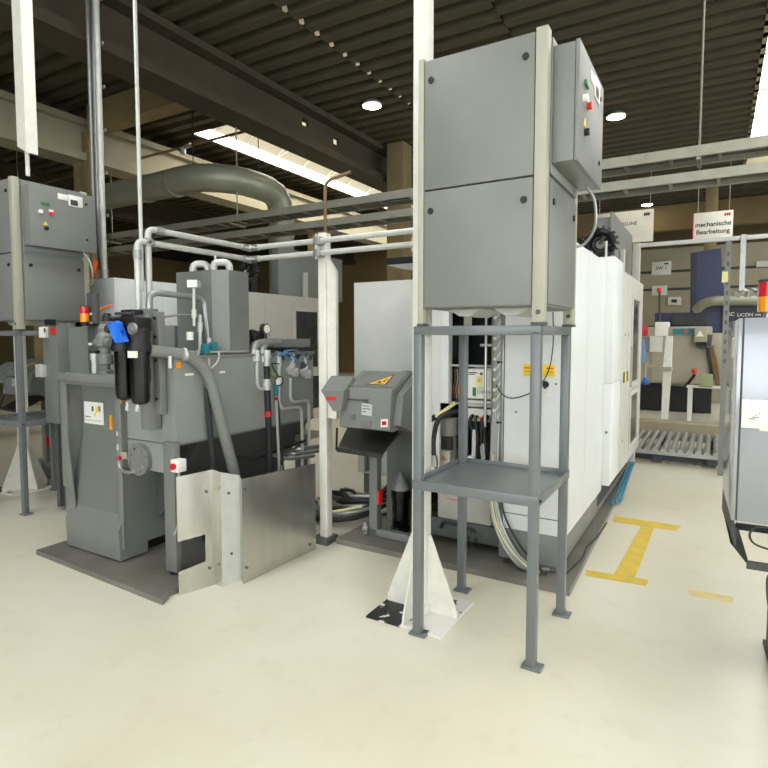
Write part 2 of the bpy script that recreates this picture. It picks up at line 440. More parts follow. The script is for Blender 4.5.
for gx in (-1.15, -.9):
    B().prism([(gx-.09, 2.8, CZ0), (gx+.09, 2.8, CZ0), (gx+.03, 2.8, CZ0-.035), (gx-.03, 2.8, CZ0-.035)], (0, .3, 0)).done('cable_gland_plate', 'galvwhite', cb)
cb2 = dup(cb, UN+V((0, .04, 0)), 'tall grey electrical cabinet under the box with buttons, at the picture edge')

cx = thing('control_box', 'grey control box mounted on the near tall cabinet, seen edge-on with keys', 'control box', (-.62, 3.0, 2.405), 'control boxes on the tall cabinets')
BX = -.565
B().box(CX1+.005, BX-.02, 2.70, 3.30, 2.405, 2.93, .004).done('housing', 'cab', cx)
d = B().box(BX-.018, BX, 2.695, 3.305, 2.40, 2.935, .004).done('door', 'cab', cx)
B().box(BX-.021, BX-.017, 2.70, 3.30, 2.405, 2.93).done('seal', 'gasketblack', cx)
def bxp(px, py):
    p = onx(px, py, BX-4.6); return V((BX, p.y-.04, p.z))
def face(mat, name, px0, py0, px1, py1, par, th=.004, lab=None):
    a, c = bxp(px0, py0), bxp(px1, py1)
    return B().box(BX, BX+th, a.y, c.y, c.z, a.z, .001).done(name, mat, par, lab)
face('paper', 'nameplate', 57.5, 193, 68, 201, d)
dp = face('paper', 'display_panel', 68.2, 194.5, 82.5, 208.5, d, .006)
face('ink', 'display', 70, 199.5, 77.5, 206.5, dp, .008)
face('green', 'readout', 41, 201.5, 49, 205.5, d, .012)
for (px, py, m, nm) in ((40, 211.5, 'paper', 'switch'), (51, 214, 'red', 'button'), (46, 228.5, 'black', 'button')):
    p = bxp(px, py); B().cyl(p, p+V((.022, 0, 0)), .017, n=14).done(nm, m, d)
p = bxp(51, 211); B().box(BX, BX+.004, p.y-.02, p.y+.02, p.z-.008, p.z+.012).done('button_plate', 'paper', d)
p = bxp(45.5, 223.5); B().prism([p+V((0, -.022, -.015)), p+V((0, .022, -.015)), p+V((0, 0, .022))], (.003, 0, 0)).done('warning_triangle', 'yellow', d)
for (py, px) in ((86, 204.5), (87, 240)):
    p = bxp(py, px); B().cyl(p, p+V((.006, 0, 0)), .012, n=12).done('lock', 'black', d)
B().curve([(CX1+.06, 3.2, 2.41), (CX1+.1, 3.24, 2.33), (CX1+.1, 3.27, 2.2), (CX1+.05, 3.29, 2.12), (CX1-.0, 3.29, 2.1)], .008, 6).done('cable', 'galv', cx)
dup(cx, UN+V((0, .04, 0)), 'grey control box with display plate, red button and yellow triangle, on far cabinet')

# ceiling hanger above the far cabinet
p = V((-5.28, 2.8, 0))
t = thing('ceiling_hanger', 'cream ceiling hanger post with slanted end above cabinet with buttons', 'hanger', (p.x, p.y, 3.02))
B().prism([(p.x-.07, p.y-.05, 3.27), (p.x+.07, p.y-.05, 3.2), (p.x+.07, p.y-.05, 5.48), (p.x-.07, p.y-.05, 5.48)], (0, .1, 0)).done('post', 'whitepost', t)
B().cyl((p.x-.01, p.y, 3.02), (p.x-.01, p.y, 3.3), .018, n=10).done('rod', 'whitepost', t)

# ---------------------------------------------------------------- white columns with flared feet
def flared(x, y, label, zt=5.48):
    t = thing('steel_column', label, 'column', (x, y, 0), 'white steel columns with flared feet')
    B().box(-.235+x, .235+x, y-.235, y+.235, 0, .012, .002).done('base_plate', 'worn', t)
    B().box(x-.042, x+.042, y-.042, y+.042, .012, zt, .004).done('shaft', 'whitepost', t)
    for k in range(4):
        a = k*PI/2; c, s_ = math.cos(a), math.sin(a)
        R = lambda r, z, o: V((x+c*r-s_*o, y+s_*r+c*o, z))
        B().prism([R(.04, .012, -.005), R(.225, .012, -.005), R(.225, .05, -.005), R(.062, .46, -.005), R(.04, .46, -.005)], R(0, 0, .01)-R(0, 0, 0)).done('gusset', 'whitepost', t)
    B().box(x-.06, x+.06, y-.06, y+.06, .012, .06, .004).done('collar', 'whitepost', t)
    return t
flared(-1.44, 2.885, 'white steel column with flared foot on worn plate, behind the foreground stand')
flared(-6.27, 3.17, 'white steel column with flared foot, behind the stand at the picture edge', 2.7)

# ================================================================ WHITE MACHINE (twice: this line and the next one along)
tr = tag(B().prism([(-2.49, 3.51, 0), (-.73, 3.51, 0), (-.825, 7.5, 0), (-2.49, 7.5, 0)], (0, 0, .042)).done('drip_tray', 'tray'), 'dark steel floor tray under the near white machine', 'tray', 'floor trays under the machines')
dup(tr, UN, 'dark steel floor tray under the far white machine, behind the filter tank')
ma = thing('machining_center', 'white machining centre behind the foreground stand, long side along the aisle', 'machine', (-1.6, 5.4, .042), 'white machining centres')
def mp(px, py, Y): return ony(px, py, Y)
YF, XA, XB = 3.68, -.80, -.735
B().box(-1.25, XA-.03, YF+.01, 5.0, .09, .30, .006).box(-1.15, XA-.06, YF+.05, 6.9, .045, .1).box(-1.2, XB-.2, 5.0, 7.0, .1, .35).done('base', 'grey', ma)
B().box(-1.95, -1.25, 3.80, 3.95, .11, .245, .004).box(-2.0, -1.9, 3.82, 6.9, .045, .34).box(-1.9, -1.2, 5.4, 6.9, .045, .34).done('base_beam', 'grey_dark', ma)
fc = B().box(-1.22, XA, YF, 5.0, .30, 2.215, .004).done('front_cabinet', 'white', ma)
B().box(-1.222, XA+.002, YF-.002, YF+.01, .405, .41).done('seam', 'gasketblack', fc)
B().box(XA-.01, XA+.001, 4.25, 4.256, .31, 2.2).box(XA-.01, XA+.001, 3.705, 3.709, .31, 2.2).done('seam', 'offwhite', fc)
# notice and main switch on the front
a, c = mp(523, 364, YF), mp(555, 376, YF)
nt_ = B().box(a.x, c.x, YF-.004, YF, c.z-.005, a.z, .001).done('notice', 'yellow', fc)
for k in range(3): B().box(a.x+.012+k*.07, a.x+.06+k*.07, YF-.0052, YF-.004, a.z-.03, a.z-.018).box(a.x+.012+k*.07, a.x+.06+k*.07, YF-.0052, YF-.004, a.z-.05, a.z-.044).done('print', 'orange', nt_)
a, c = mp(542, 378, YF), mp(551, 397, YF)
sw = B().box(a.x, c.x, YF-.008, YF, c.z, a.z, .002).done('main_switch', 'paper', fc)
k = (a+c)/2; B().cyl((k.x, YF-.008, k.z+.02), (k.x, YF-.03, k.z+.02), .019, n=16).box(k.x-.007, k.x+.007, YF-.05, YF-.03, k.z-.005, k.z+.045).done('knob', 'black', sw)
for px, py in ((516, 470), (516, 412), (556, 384), (530, 470)):
    k = mp(px, py, YF); B().cyl((k.x, YF, k.z), (k.x, YF-.004, k.z), .007, n=8).done('bolt', 'grey_dark', fc)
B().curve([mp(553, 312, YF-.04), mp(553, 345, YF-.05), mp(548, 372, YF-.05), mp(535, 390, YF-.05), mp(515, 398, YF-.05), mp(503, 395, YF-.05), mp(496, 385, YF-.05)], .004, 6).done('loose_cable', 'rubber', fc)
# perforated cable channel beside the front cabinet
ch = B().box(-1.315, -1.228, YF+.01, YF+.06, .33, 2.2, .002).done('cable_channel', 'galv', ma)
e = B(); z = .4
while z < 2.15:
    e.cyl((-1.292, YF+.008, z), (-1.292, YF+.004, z), .012, n=8); e.obox((-1.262, YF+.006, z+.03), (.006, .004, .06), yrot=.5); z += .07
e.done('perforation', 'whitepost', ch)
B().box(-1.247, -1.24, YF+.0, YF+.012, .33, 2.2).box(-1.312, -1.304, YF, YF+.012, .33, 2.2).done('rim', 'grey', ch)
e = B()
for z in (.62, 1.02, 1.43, 1.62): e.obox((-1.25, YF-.002, z), (.03, .012, .008)); e.cyl((-1.262, YF-.008, z), (-1.262, YF+.004, z), .009, n=8)
e.done('cable_clip', 'black', ch)
b = B()
for k in range(4):
    b.curve([(-1.30+k*.014, YF+.02, 1.1), (-1.30+k*.014, YF-.012, .8), (-1.30+k*.016, YF-.02, .45), (-1.22+k*.02, YF-.03, .22), (-1.1+k*.03, YF-.04, .08), (-.98+k*.03, YF-.03, .055+.01*k)], .011, 7)
b.done('cable_bundle', 'galv', ch)
b = B()
for k in range(1):
    b.curve([(-1.285+k*.03, YF-.02, .8), (-1.28+k*.03, YF-.035, .45), (-1.2+k*.03, YF-.045, .24), (-1.06+k*.03, YF-.05, .1), (-.95+k*.02, YF-.05, .056)], .006, 6)
b.done('earth_cable', 'paperyellow', ch)
B().curve([(-1.24, YF-.02, .6), (-1.2, YF-.04, .42), (-1.1, YF-.06, .25), (-.98, YF-.06, .12), (-.9, YF-.06, .06)], .007, 6).done('cable', 'rubber', ch)
# uprights left of the service opening
B().box(-1.70, -1.63, YF, YF+.07, 1.13, 2.2, .003).done('upright', 'white', ma)
B().box(-1.84, -1.705, YF+.02, YF+.05, .5, 2.2, .003).done('edge_panel', 'offwhite', ma)
B().box(-1.70, -1.22, YF+.05, YF+.07, 1.39, 1.405).box(-1.70, -1.22, YF+.05, YF+.07, 1.12, 1.135).done('cross_bar', 'galv', ma)
B().box(-2.2, -1.22, 4.45, 4.5, .3, 2.2).box(-2.2, -1.22, 3.78, 4.5, 2.15, 2.2).box(-1.9, -1.88, 3.8, 4.5, .3, 2.2).done('recess_shade', 'window_dark', ma)  # dark panels put the shade inside the opening into colour
# drive box
sb = B().box(-1.52, -1.27, YF+.07, YF+.25, 1.165, 1.375, .004).done('drive_box', 'paper', ma)
B().box(-1.505, -1.44, YF+.067, YF+.07, 1.345, 1.352).box(-1.505, -1.46, YF+.067, YF+.07, 1.333, 1.338).box(-1.42, -1.4, YF+.067, YF+.07, 1.335, 1.35).done('lettering', 'ink', sb)
B().box(-1.445, -1.405, YF+.066, YF+.07, 1.245, 1.325).done('warning_label', 'paperyellow', sb)
B().prism([(-1.44, YF+.064, 1.285), (-1.41, YF+.064, 1.285), (-1.425, YF+.064, 1.312)], (0, .003, 0)).done('triangle', 'amber', sb)
B().box(-1.472, -1.448, YF+.064, YF+.07, 1.185, 1.245).done('connector', 'green', sb)
B().box(-1.44, -1.38, YF+.066, YF+.07, 1.2, 1.25).done('plate', 'galvwhite', sb)
B().box(-1.52, -1.25, YF+.09, YF+.2, 1.105, 1.15, .003).box(-1.52, -1.25, YF+.1, YF+.2, 1.0, 1.09, .003).done('tray_box', 'paper', ma)
# second narrow electronics rack with wires
e = B().box(-1.63, -1.53, YF+.1, YF+.2, 1.15, 1.38).done('wire_rack', 'black', ma)
for k, m in enumerate(('brownpipe', 'galv', 'orange', 'ink', 'grey')):
    x = -1.62+k*.018
    B().curve([(x, YF+.09, 1.37), (x+.008, YF+.085, 1.3), (x-.006, YF+.085, 1.22), (x+.004, YF+.09, 1.15)], .005, 5).done('wire', m, e)
# silver service pipe with clamps
pz = B().cyl((-1.36, YF+.02, .98), (-1.36, YF+.02, 2.15), .011, n=10).done('service_pipe', 'steel', ma)
B().box(-1.395, -1.3, YF+.005, YF+.035, 1.535, 1.552).done('clamp', 'galv', pz)
B().box(-1.39, -1.31, YF+.005, YF+.035, 1.215, 1.228).done('clamp', 'galv', pz)
# grey spindle motor with white label
mx_, my_ = -1.735, 3.93
mo = B().lathe((mx_, my_, .62), [(.07, 0), (.07, .13), (.066, .14), (.066, .23), (.078, .24), (.078, .37), (.06, .385)], 20).done('pump_motor', 'plastic', ma)
B().lathe((mx_, my_, 1.0), [(.085, 0), (.09, .02), (.085, .06), (.05, .08)], 20).done('fan_cover', 'black', mo)
B().box(mx_-.05, mx_+.06, my_-.088, my_-.06, .76, .85).done('terminal_box', 'ink', mo)
B().box(mx_-.06, mx_+.05, my_-.09, my_-.07, .63, .75).done('label', 'paper', mo)
B().prism([(mx_-.02, my_-.093, .68), (mx_+.025, my_-.093, .68), (mx_+.002, my_-.093, .715)], (0, .003, 0)).done('warning_triangle', 'amber', mo)
h = B().curve([(-1.5, 3.9, 1.06), (-1.6, 3.76, 1.065), (-1.7, 3.7, 1.02), (-1.745, 3.7, .9), (-1.75, 3.7, .76), (-1.72, 3.72, .6)], .019, 10).done('thick_hose', 'rubber', ma)
B().cyl((-1.735, 3.69, .66), (-1.74, 3.69, .74), .022, n=10).done('coupling', 'steel', h)
B().cyl((-1.735, 3.7, 1.02), (-1.6, 3.74, 1.13), .014, n=8).done('sleeve', 'paperyellow', ma)
B().cyl((-1.80, 3.7, .98), (-1.735, 3.7, 1.025), .02, n=8).cyl((-1.6, 3.74, 1.13), (-1.54, 3.78, 1.17), .014, n=8).done('cable_end', 'rubber', ma)
# hydraulic block with hoses, red cap and gauge
hy = B().box(-1.52, -1.34, 3.86, 4.05, .62, 1.0, .01).cyl((-1.47, 3.84, .9), (-1.47, 3.8, .9), .04).cyl((-1.37, 3.84, .95), (-1.37, 3.79, .95), .035).done('hydraulic_block', 'black', ma)
rnd = random.Random(3)
for k in range(11):
    x = -1.53+k*.021; z0 = .98+rnd.uniform(-.06, .06); y = 3.77+rnd.uniform(-.04, .03)
    B().curve([(x, y+.08, z0), (x+rnd.uniform(-.03, .03), y-.02, z0+.01), (x+rnd.uniform(-.03, .03), y-.03, z0-.15), (x+rnd.uniform(-.03, .03), y, .58)], rnd.choice((.008, .011, .013)), 7).done('hose', rnd.choice(('rubber', 'rubber', 'black', 'black', 'black', 'galv')), hy)
B().cyl((-1.42, 3.77, 1.015), (-1.36, 3.77, 1.03), .018, n=10).done('red_cap', 'red', hy)
for (x0, z0, x1, z1, r, m) in ((-1.445, .95, -1.45, .7, .016, 'galvwhite'), (-1.39, .84, -1.36, .58, .012, 'galvwhite'), (-1.37, .86, -1.365, .76, .024, 'galv')):
    B().cyl((x0, 3.72, z0), (x1, 3.72, z1), r, n=10).done('fitting', m, hy)
g = B().cyl((-1.465, 3.74, .73), (-1.465, 3.7, .73), .038, n=20).done('pressure_gauge', 'galv', hy)
B().cyl((-1.465, 3.7, .73), (-1.465, 3.697, .73), .031, n=20).done('dial', 'paper', g)
# coolant container under the shelf
ct = B().box(-1.76, -1.33, 3.78, 4.1, .25, .57, .02).done('coolant_container', 'plastic', ma)
B().box(-1.68, -1.52, 3.777, 3.78, .405, .41).done('fill_mark', 'red', ct)
for k in range(5): B().box(-1.7+k*.05, -1.697+k*.05, 3.777, 3.78, .42, .55).done('rib', 'beige', ct)
B().sph((-1.41, 3.75, .49), .022).cyl((-1.41, 3.75, .49), (-1.38, 3.74, .5), .012, n=8).cyl((-1.4, 3.76, .5), (-1.4, 3.76, .57), .008, n=8).done('drain_valve', 'steel', ct)
B().curve([(-1.73, 3.79, .18), (-1.69, 3.76, .23), (-1.6, 3.76, .23), (-1.45, 3.76, .2)], .012, 7).done('hose', 'rubber', ma)
for px, py in ((468, 538), (476, 540), (472, 545)):
    k = mp(px, py, 3.80); B().box(k.x-.012, k.x+.012, 3.795, 3.805, k.z-.01, k.z+.012).done('slot', 'black', ma)
# tall door panel at the rear left
B().box(-2.97, -2.33, 4.50, 4.53, .85, 2.11, .004).done('door_panel', 'offwhite', ma)
B().box(-2.40, -2.33, 4.53, 4.7, .3, 2.1).box(-2.95, -2.88, 4.53, 4.7, .3, 2.05).done('door_frame', 'cream', ma)
B().box(-2.35, -1.22, 4.9, 7.0, .34, 2.1, .006).done('body', 'white', ma)
# stepped doors along the aisle
B().box(-1.2, XB, 5.002, 5.5, 1.215, 2.262, .004).done('upper_cover', 'white', ma)
lo = B().box(-1.2, XB-.004, 5.004, 5.5, .345, 1.213, .003).done('lower_cover', 'white', ma)
B().cyl((-.77, 5.006, .8), (-.77, 4.999, .8), .012, n=10).done('lock', 'grey', lo)
dr = B().box(-1.2, XB, 5.502, 7.1, .345, 2.195, .004).done('aisle_side', 'cream', ma)
for (y0, y1, z0, z1) in ((6.2, 6.72, 1.14, 1.98), (6.2, 6.75, .5, 1.0)):
    f = B().box(XB, XB+.012, y0-.05, y1+.05, z0-.05, z0, .002).box(XB, XB+.012, y0-.05, y1+.05, z1, z1+.05, .002).box(XB, XB+.012, y0-.05, y0, z0, z1, .002).box(XB, XB+.012, y1, y1+.05, z0, z1, .002).done('window_frame', 'cream', dr)
    B().box(XB, XB+.003, y0, y1, z0, z1).done('pane', 'window_dark', f)
B().box(XB, XB+.02, 6.13, 6.15, 1.1, 1.5).done('handle', 'galv', dr)
for k, m in ((0, 'ink'), (1, 'yellow'), (2, 'ink')):
    y = 5.66+k*.11; B().box(XB, XB+.004, y, y+.08, 1.17, 1.27).done('warning_label', m, dr)
B().box(XB-.002, XB+.001, 5.86, 5.865, .36, 2.18).done('seam', 'beige', dr)
for y, z in ((5.7, 1.62), (5.95, 1.62), (5.7, .62)): B().cyl((XB, y, z), (XB+.005, y, z), .012, n=8).done('bolt', 'grey', dr)
B().box(-1.01, -.985, 6.45, 8.1, 2.197, 2.92, .004).done('roof_panel', 'cab', ma)
B().box(-1.16, -1.01, 6.5, 8.05, 2.197, 2.88, .004).done('roof_box', 'grey', ma)
B().box(-.98, -.93, 7.0, 7.08, 2.19, 2.6, .004).done('roof_post', 'cream', ma)
# black coil of cables standing on the roof
rc_ = V((-1.0, 5.85, 2.50))
b = B(); n = 26
for k in range(n+1): pass
b.tube([rc_+V((.12*math.cos(2*PI*k/n), .02*math.sin(5*k), .12*math.sin(2*PI*k/n))) for k in range(n)], .032, 8)
b.tube([rc_+V((.07*math.cos(2*PI*k/n), .03, .07*math.sin(2*PI*k/n))) for k in range(n)], .028, 8)
b.box(rc_.x-.06, rc_.x+.06, rc_.y-.02, rc_.y+.1, 2.2, rc_.z-.08)
b.done('energy_chain', 'black', ma)
b = B()
for k in range(18):
    a = 2*PI*k/18; b.obox(rc_+V((.155*math.cos(a), 0, .155*math.sin(a))), (.035, .05, .018), yrot=-a)
b.obox(rc_+V((.02, -.03, .03)), (.025, .02, .09), yrot=.6)
b.done('chain_link', 'ink', ma)
B().box(-1.15, -1.02, 5.55, 5.62, 2.26, 2.40, .004).done('roof_bracket', 'grey', ma)
B().tube([(-.92, 5.7, 2.26), (-.92, 5.7, 2.5)], .012, 6).done('roof_pin', 'galvwhite', ma)
mb = dup(ma, UN, 'white machining centre behind the filter tank, partly hidden by grey boxes and pipes')
for ch in mb.children:
    if ch.name.startswith('aisle_side'):
        for g in ch.children:
            if g.name.startswith(('window_frame', 'pane')): g.location.y += .33

# ---------------------------------------------------------------- things lying along the near machine
for k in range(3):
    x = -.80+.026*k
    tag(B().curve([(x+.01, 5.5+.08*k, .056), (x+.012, 5.8, .056+.008*(k == 1)), (x-.02, 6.4, .056), (x-.05, 7.0, .056+.008*(k != 1)), (x-.07, 7.48, .056)], .012, 8).done('coolant_hose', 'tealhose'),
        'teal hose of the bundle lying along the foot of the near white machine', 'hose', 'teal hoses on the aisle floor')
t = tag(B().curve([(-.80, 3.72, .05), (-.765, 4.05, .05), (-.775, 4.3, .05), (-.748, 4.55, .05), (-.74, 4.94, .05)], .006, 6).done('signal_cable', 'rubber'), 'thin dark cable lying on the near floor tray edge', 'cable')

# ================================================================ CHIP CONVEYOR WITH DISCHARGE HOOD
hd = thing('chip_conveyor', 'grey chip conveyor hood with orange warning triangle, beside the cabinet stand', 'conveyor', (-2.1, 3.9, .042), 'grey chip conveyors')
Yh = 3.31
def hp(px, py, Y=Yh): return ony(px, py, Y)
xl, xr = -2.30, -1.885
prof = [(Yh+.012, 1.243), (Yh, 1.225), (Yh-.02, .965), (Yh+.02, .95), (Yh+.36, .97), (Yh+.42, 1.33), (Yh+.29, 1.347), (Yh+.05, 1.245)]
hood = B().prism([(xl, y, z) for y, z in prof], (xr-xl, 0, 0)).done('hood', 'grey', hd)
B().prism([(xr+.001, y, z) for y, z in ((Yh+.06, 1.2), (Yh+.02, 1.0), (Yh+.2, .93), (Yh+.5, 1.0), (Yh+.5, 1.32), (Yh+.29, 1.33))], (.06, 0, 0)).done('side_cheek', 'grey_tank', hd)
def topn(x, y): return V((x, y, 1.245+(y-Yh-.05)*(.102/.24)))
nrm = V((0, -.102, .24)).normalized()
B().prism([topn(xl+.035, Yh+.06), topn(xr-.012, Yh+.06), topn(xr-.012, Yh+.28), topn(xl+.06, Yh+.28)], nrm*.005).done('lid', 'grey', hood)
cx_, cy_ = -2.03, Yh+.14
def tp(u, v): return topn(cx_+u, cy_+v)+nrm*.006
B().prism([tp(-.11, -.06), tp(.05, -.06), tp(.04, .10)], nrm*.001).done('triangle_border', 'ink', hood)
ts = B().prism([tp(-.09, -.05), tp(.041, -.05), tp(.034, .078)], nrm*.0018).done('warning_triangle', 'sign', hood)
B().prism([tp(-.035, -.03), tp(-.005, -.035), tp(.0, -.015), tp(-.02, -.005)], nrm*.0024).prism([tp(0, -.012), tp(.022, -.02), tp(.026, .0), tp(.008, .008)], nrm*.0024).prism([tp(-.05, -.042), tp(.03, -.044), tp(.03, -.038), tp(-.05, -.036)], nrm*.0024).prism([tp(.008, .015), tp(.025, .012), tp(.027, .03), tp(.016, .034)], nrm*.0024).done('hand_symbol', 'ink', ts)
def fp(x, z): return V((x, Yh+(z-1.225)*(.02/.26)-.003, z))
B().prism([fp(xl-.004, 1.155), fp(xl+.21, 1.155), fp(xl+.21, 1.168), fp(xl-.004, 1.168)], (0, -.006, 0)).done('ledge', 'grey_dark', hood)
B().box(xl+.205, xl+.235, Yh-.012, Yh+.01, 1.145, 1.17).done('hinge', 'grey_dark', hood)
npl = B().prism([fp(-2.115, 1.06), fp(-2.03, 1.055), fp(-2.03, 1.135), fp(-2.115, 1.14)], (0, -.002, 0)).done('nameplate', 'galvwhite', hood)
b = B()
for k, wv in enumerate((.05, .06, .03)): b.prism([fp(-2.105, 1.125-k*.02), fp(-2.105+wv, 1.125-k*.02), fp(-2.105+wv, 1.12-k*.02), fp(-2.105, 1.12-k*.02)], (0, -.004, 0))
b.done('nameplate_print', 'ink', npl)
B().box(-2.20, -2.165, Yh-.03, Yh, 1.02, 1.06, .004).cyl((-2.183, Yh-.03, 1.04), (-2.183, Yh-.045, 1.04), .012, n=8).done('latch', 'grey_tank', hood)
B().box(-2.11, -2.03, Yh-.024, Yh, .97, 1.02, .004).done('latch_plate', 'grey_tank', hood)
stk_ = B().prism([fp(-1.955, .985), fp(-1.90, .99), fp(-1.90, 1.045), fp(-1.955, 1.04)], (0, -.003, 0)).done('sticker', 'paper', hood)
B().prism([fp(-1.945, 1.0), fp(-1.91, 1.004), fp(-1.91, 1.03), fp(-1.945, 1.026)], (0, -.005, 0)).done('sticker_print', 'redlens', stk_)
# side drive box, standing proud of the hood
P = [ony(*p, 3.24) for p in ((321, 390.5), (344, 390.5), (341, 411), (333, 411))]
T = [ony(*p, 3.42) for p in ((331, 376), (352, 376))]
sb = B().prism(P, (0, .17, 0)).prism([P[0], P[0]+V((0, .17, 0)), T[0]], (P[1].x-P[0].x, 0, 0)).prism([P[0]+V((0, .17, 0)), T[0], T[1], P[1]+V((0, .17, 0))], (0, .02, 0)).done('drive_cover', 'grey', hd)
a, c = ony(326, 396.5, 3.24), ony(336, 400.5, 3.24)
B().box(a.x, c.x, 3.236, 3.24, c.z, a.z).done('sticker', 'red', sb)
# black chute below the hood
P = [ony(*p, q) for p, q in (((337, 428), 3.33), ((336.5, 450), 3.24), ((381, 457), 3.24), ((400, 432), 3.40))]
bk = [ony(*p, 3.62) for p in ((349, 424), (400, 428))]
ch = B().prism([bk[0], P[1], P[2], bk[1]], (0, .004, -.014)).prism([P[1], P[2], P[2]+V((0, .004, .02)), P[1]+V((0, .004, .02))], (0, .012, 0)).prism([P[3], bk[1], P[2]], (.01, 0, 0)).done('chute', 'chute', hd)
B().tube([P[0], P[1]], .008, 6).done('chute_rod', 'black', hd)
# leg, frame foot, riser housing
lx = -2.27
B().box(lx-.035, lx+.035, 3.70, 3.77, .05, .92, .003).box(lx-.035, -1.9, 3.70, 3.77, .045, .1, .003).done('leg', 'grey', hd)
B().box(-2.38, -2.05, 4.10, 4.44, .045, 1.3, .004).box(-2.35, -2.0, 3.74, 4.4, .97, 1.3, .004).done('riser_housing', 'grey_tank', hd)
B().box(lx+.036, lx+.056, 3.70, 3.75, .30, .41).done('red_sticker', 'red', hd)
pm = B().lathe((-2.15, 3.93, .05), [(.08, 0), (.08, .02), (.068, .03), (.068, .22), (.072, .25), (.078, .28), (.078, .33)], 18).done('pump_motor', 'blackgloss', hd)
B().lathe((-2.15, 3.93, .38), [(.078, 0), (.074, .03), (.045, .07), (.04, .1), (.022, .12), (.02, .14)], 18).done('motor_cap', 'grey', pm)
B().cyl((lx-.07, 3.68, .1), (lx-.03, 3.68, .1), .03, n=10).cyl((lx-.06, 3.68, .06), (lx-.06, 3.68, .15), .018, n=8).done('clamp', 'galv', hd)
B().tube([(lx-.06, 3.73, .85), (lx-.05, 3.72, .7), (lx-.055, 3.71, .55)], .013, 7).done('cable', 'rubber', hd)
dup(hd, UN, 'grey chip conveyor hood with warning triangle, behind the stand at the picture edge')

# small things on and around the floor between post and hood
t = tag(B().box(-3.1, -2.72, 4.78, 5.0, .22, .56, .006).done('wall_box', 'offwhite'), 'pale grey box low behind the black chute of the near hood', 'box')
legb = B().box(-3.08, -3.02, 4.84, 4.92, .0, .22).done('leg', 'cab', t)
B().box(-2.80, -2.74, 4.84, 4.92, 0, .22).done('leg', 'cab', t)
rr = random.Random(11)
for k in range(11):
    y0 = 3.72+k*.075; zz = .02+.02*(k % 3)
    r = rr.choice((.018, .022, .026))
    up = k > 6
    P = [(-3.3, y0+.35, r+.001), (-3.1, y0+.25+rr.uniform(-.03, .03), r+.001+(k % 2)*.035), (-2.9, y0+.08+rr.uniform(-.03, .03), r+.02+(k % 3)*.03), (-2.68, y0+.1, r+.05+(k % 3)*.03)]
    P += [(-2.52, y0+.16, .22+rr.uniform(0, .05)), (-2.50, y0+.3, .5)] if up else [(-2.53, y0+.2, .10+(k % 2)*.03), (-2.47, y0+.5, .12)]
    m = ('rubber', 'galv', 'rubber', 'black', 'galv', 'rubber', 'grey', 'black', 'galvwhite', 'rubber', 'galv')[k]
    tag(B().curve(P, r, 8).done('floor_hose', m), 'hose of the tangled bundle on the floor between white post and hood', 'hose', 'floor hoses beside the chip conveyor')
tag(B().curve([(-3.3, 4.2, .11), (-3.05, 4.02, .13), (-2.75, 3.75, .15), (-2.5, 3.9, .19)], .01, 7).done('earth_cable', 'paperyellow'), 'thin yellow-green cable on top of the floor hose bundle', 'cable')

# ---------------------------------------------------------------- white post carrying the air pipes
px_ = -2.58
t = thing('pipe_post', 'narrow white steel post with a side plate, carrying two air pipes', 'post', (px_, 3.5, 0))
B().box(px_-.035, px_+.035, 3.47, 3.54, .05, 2.38, .003).done('shaft', 'whitepost', t)
B().box(px_-.08, px_+.06, 3.43, 3.58, .0, .05, .003).done('foot', 'grey_dark', t)
B().prism([(px_+.035, 3.49, .98), (px_+.035, 3.49, 2.19), (px_+.045, 3.49, 2.19), (px_+.115, 3.49, 2.09), (px_+.115, 3.49, .98)], (0, .03, 0)).done('side_plate', 'whitepost', t)
ZP1, ZP2 = 2.315, 2.225
for z in (ZP1, ZP2):
    B().box(px_-.03, px_+.03, 3.40, 3.472, z-.03, z+.03, .004).cyl((px_-.012, 3.42, z-.045), (px_-.012, 3.42, z+.045), .012, n=8).done('clamp', 'galv', t)
PC = onx(254, 251, -3.26)
XC, YC = -3.27, 3.43
for z, yend, drop, lab in ((ZP1, 2.46, 1.70, 'upper of two bare steel air pipes running past the white post'), (ZP2, 2.40, 1.66, 'lower of two bare steel air pipes running past the white post')):
    k = 0 if z == ZP1 else 1
    e = onx(149.5 if k == 0 else 138.5, 300, XC)
    pt = [(-1.50, YC, z), (XC, YC, z), (XC, e.y, z), (XC, e.y, drop)]
    t = thing('air_pipe', lab, 'pipe', (XC, YC, z), 'bare steel air pipes')
    B().tube(pt, .021, 10, .05).done('pipe_run', 'galvwhite', t)
    B().sph((XC, YC, z), .03).cyl((XC+.02, YC, z), (XC+.1, YC, z), .026, n=10).cyl((XC, YC-.02, z), (XC, YC-.09, z), .026, n=10).done('elbow', 'steel', t)
    B().cyl((XC, e.y+.06, z), (XC, e.y+.12, z), .027, n=10).cyl((XC, e.y, z-.12), (XC, e.y, z-.06), .027, n=10).cyl((XC, e.y, drop), (XC, e.y, drop+.06), .027, n=10).done('fitting', 'galv', t)
t = thing('conduit_drop', 'thin conduit hanging from the roof above the black twin filter', 'conduit', onx(143.5, 230, XC-.03))
p = onx(143.5, 330, XC-.03)
B().cyl((p.x, p.y, 1.9), (p.x, p.y, ZD+.05), .013, n=8).done('pipe', 'galvwhite', t)
t = tag(B().tube([(px_+.0, 3.52, 2.38), (px_, 3.52, 2.77), ony(351, 172, 3.6)], .013, 8, .06).done('copper_pipe', 'brownpipe'), 'thin copper-brown pipe rising from the white post under the skylight', 'pipe')

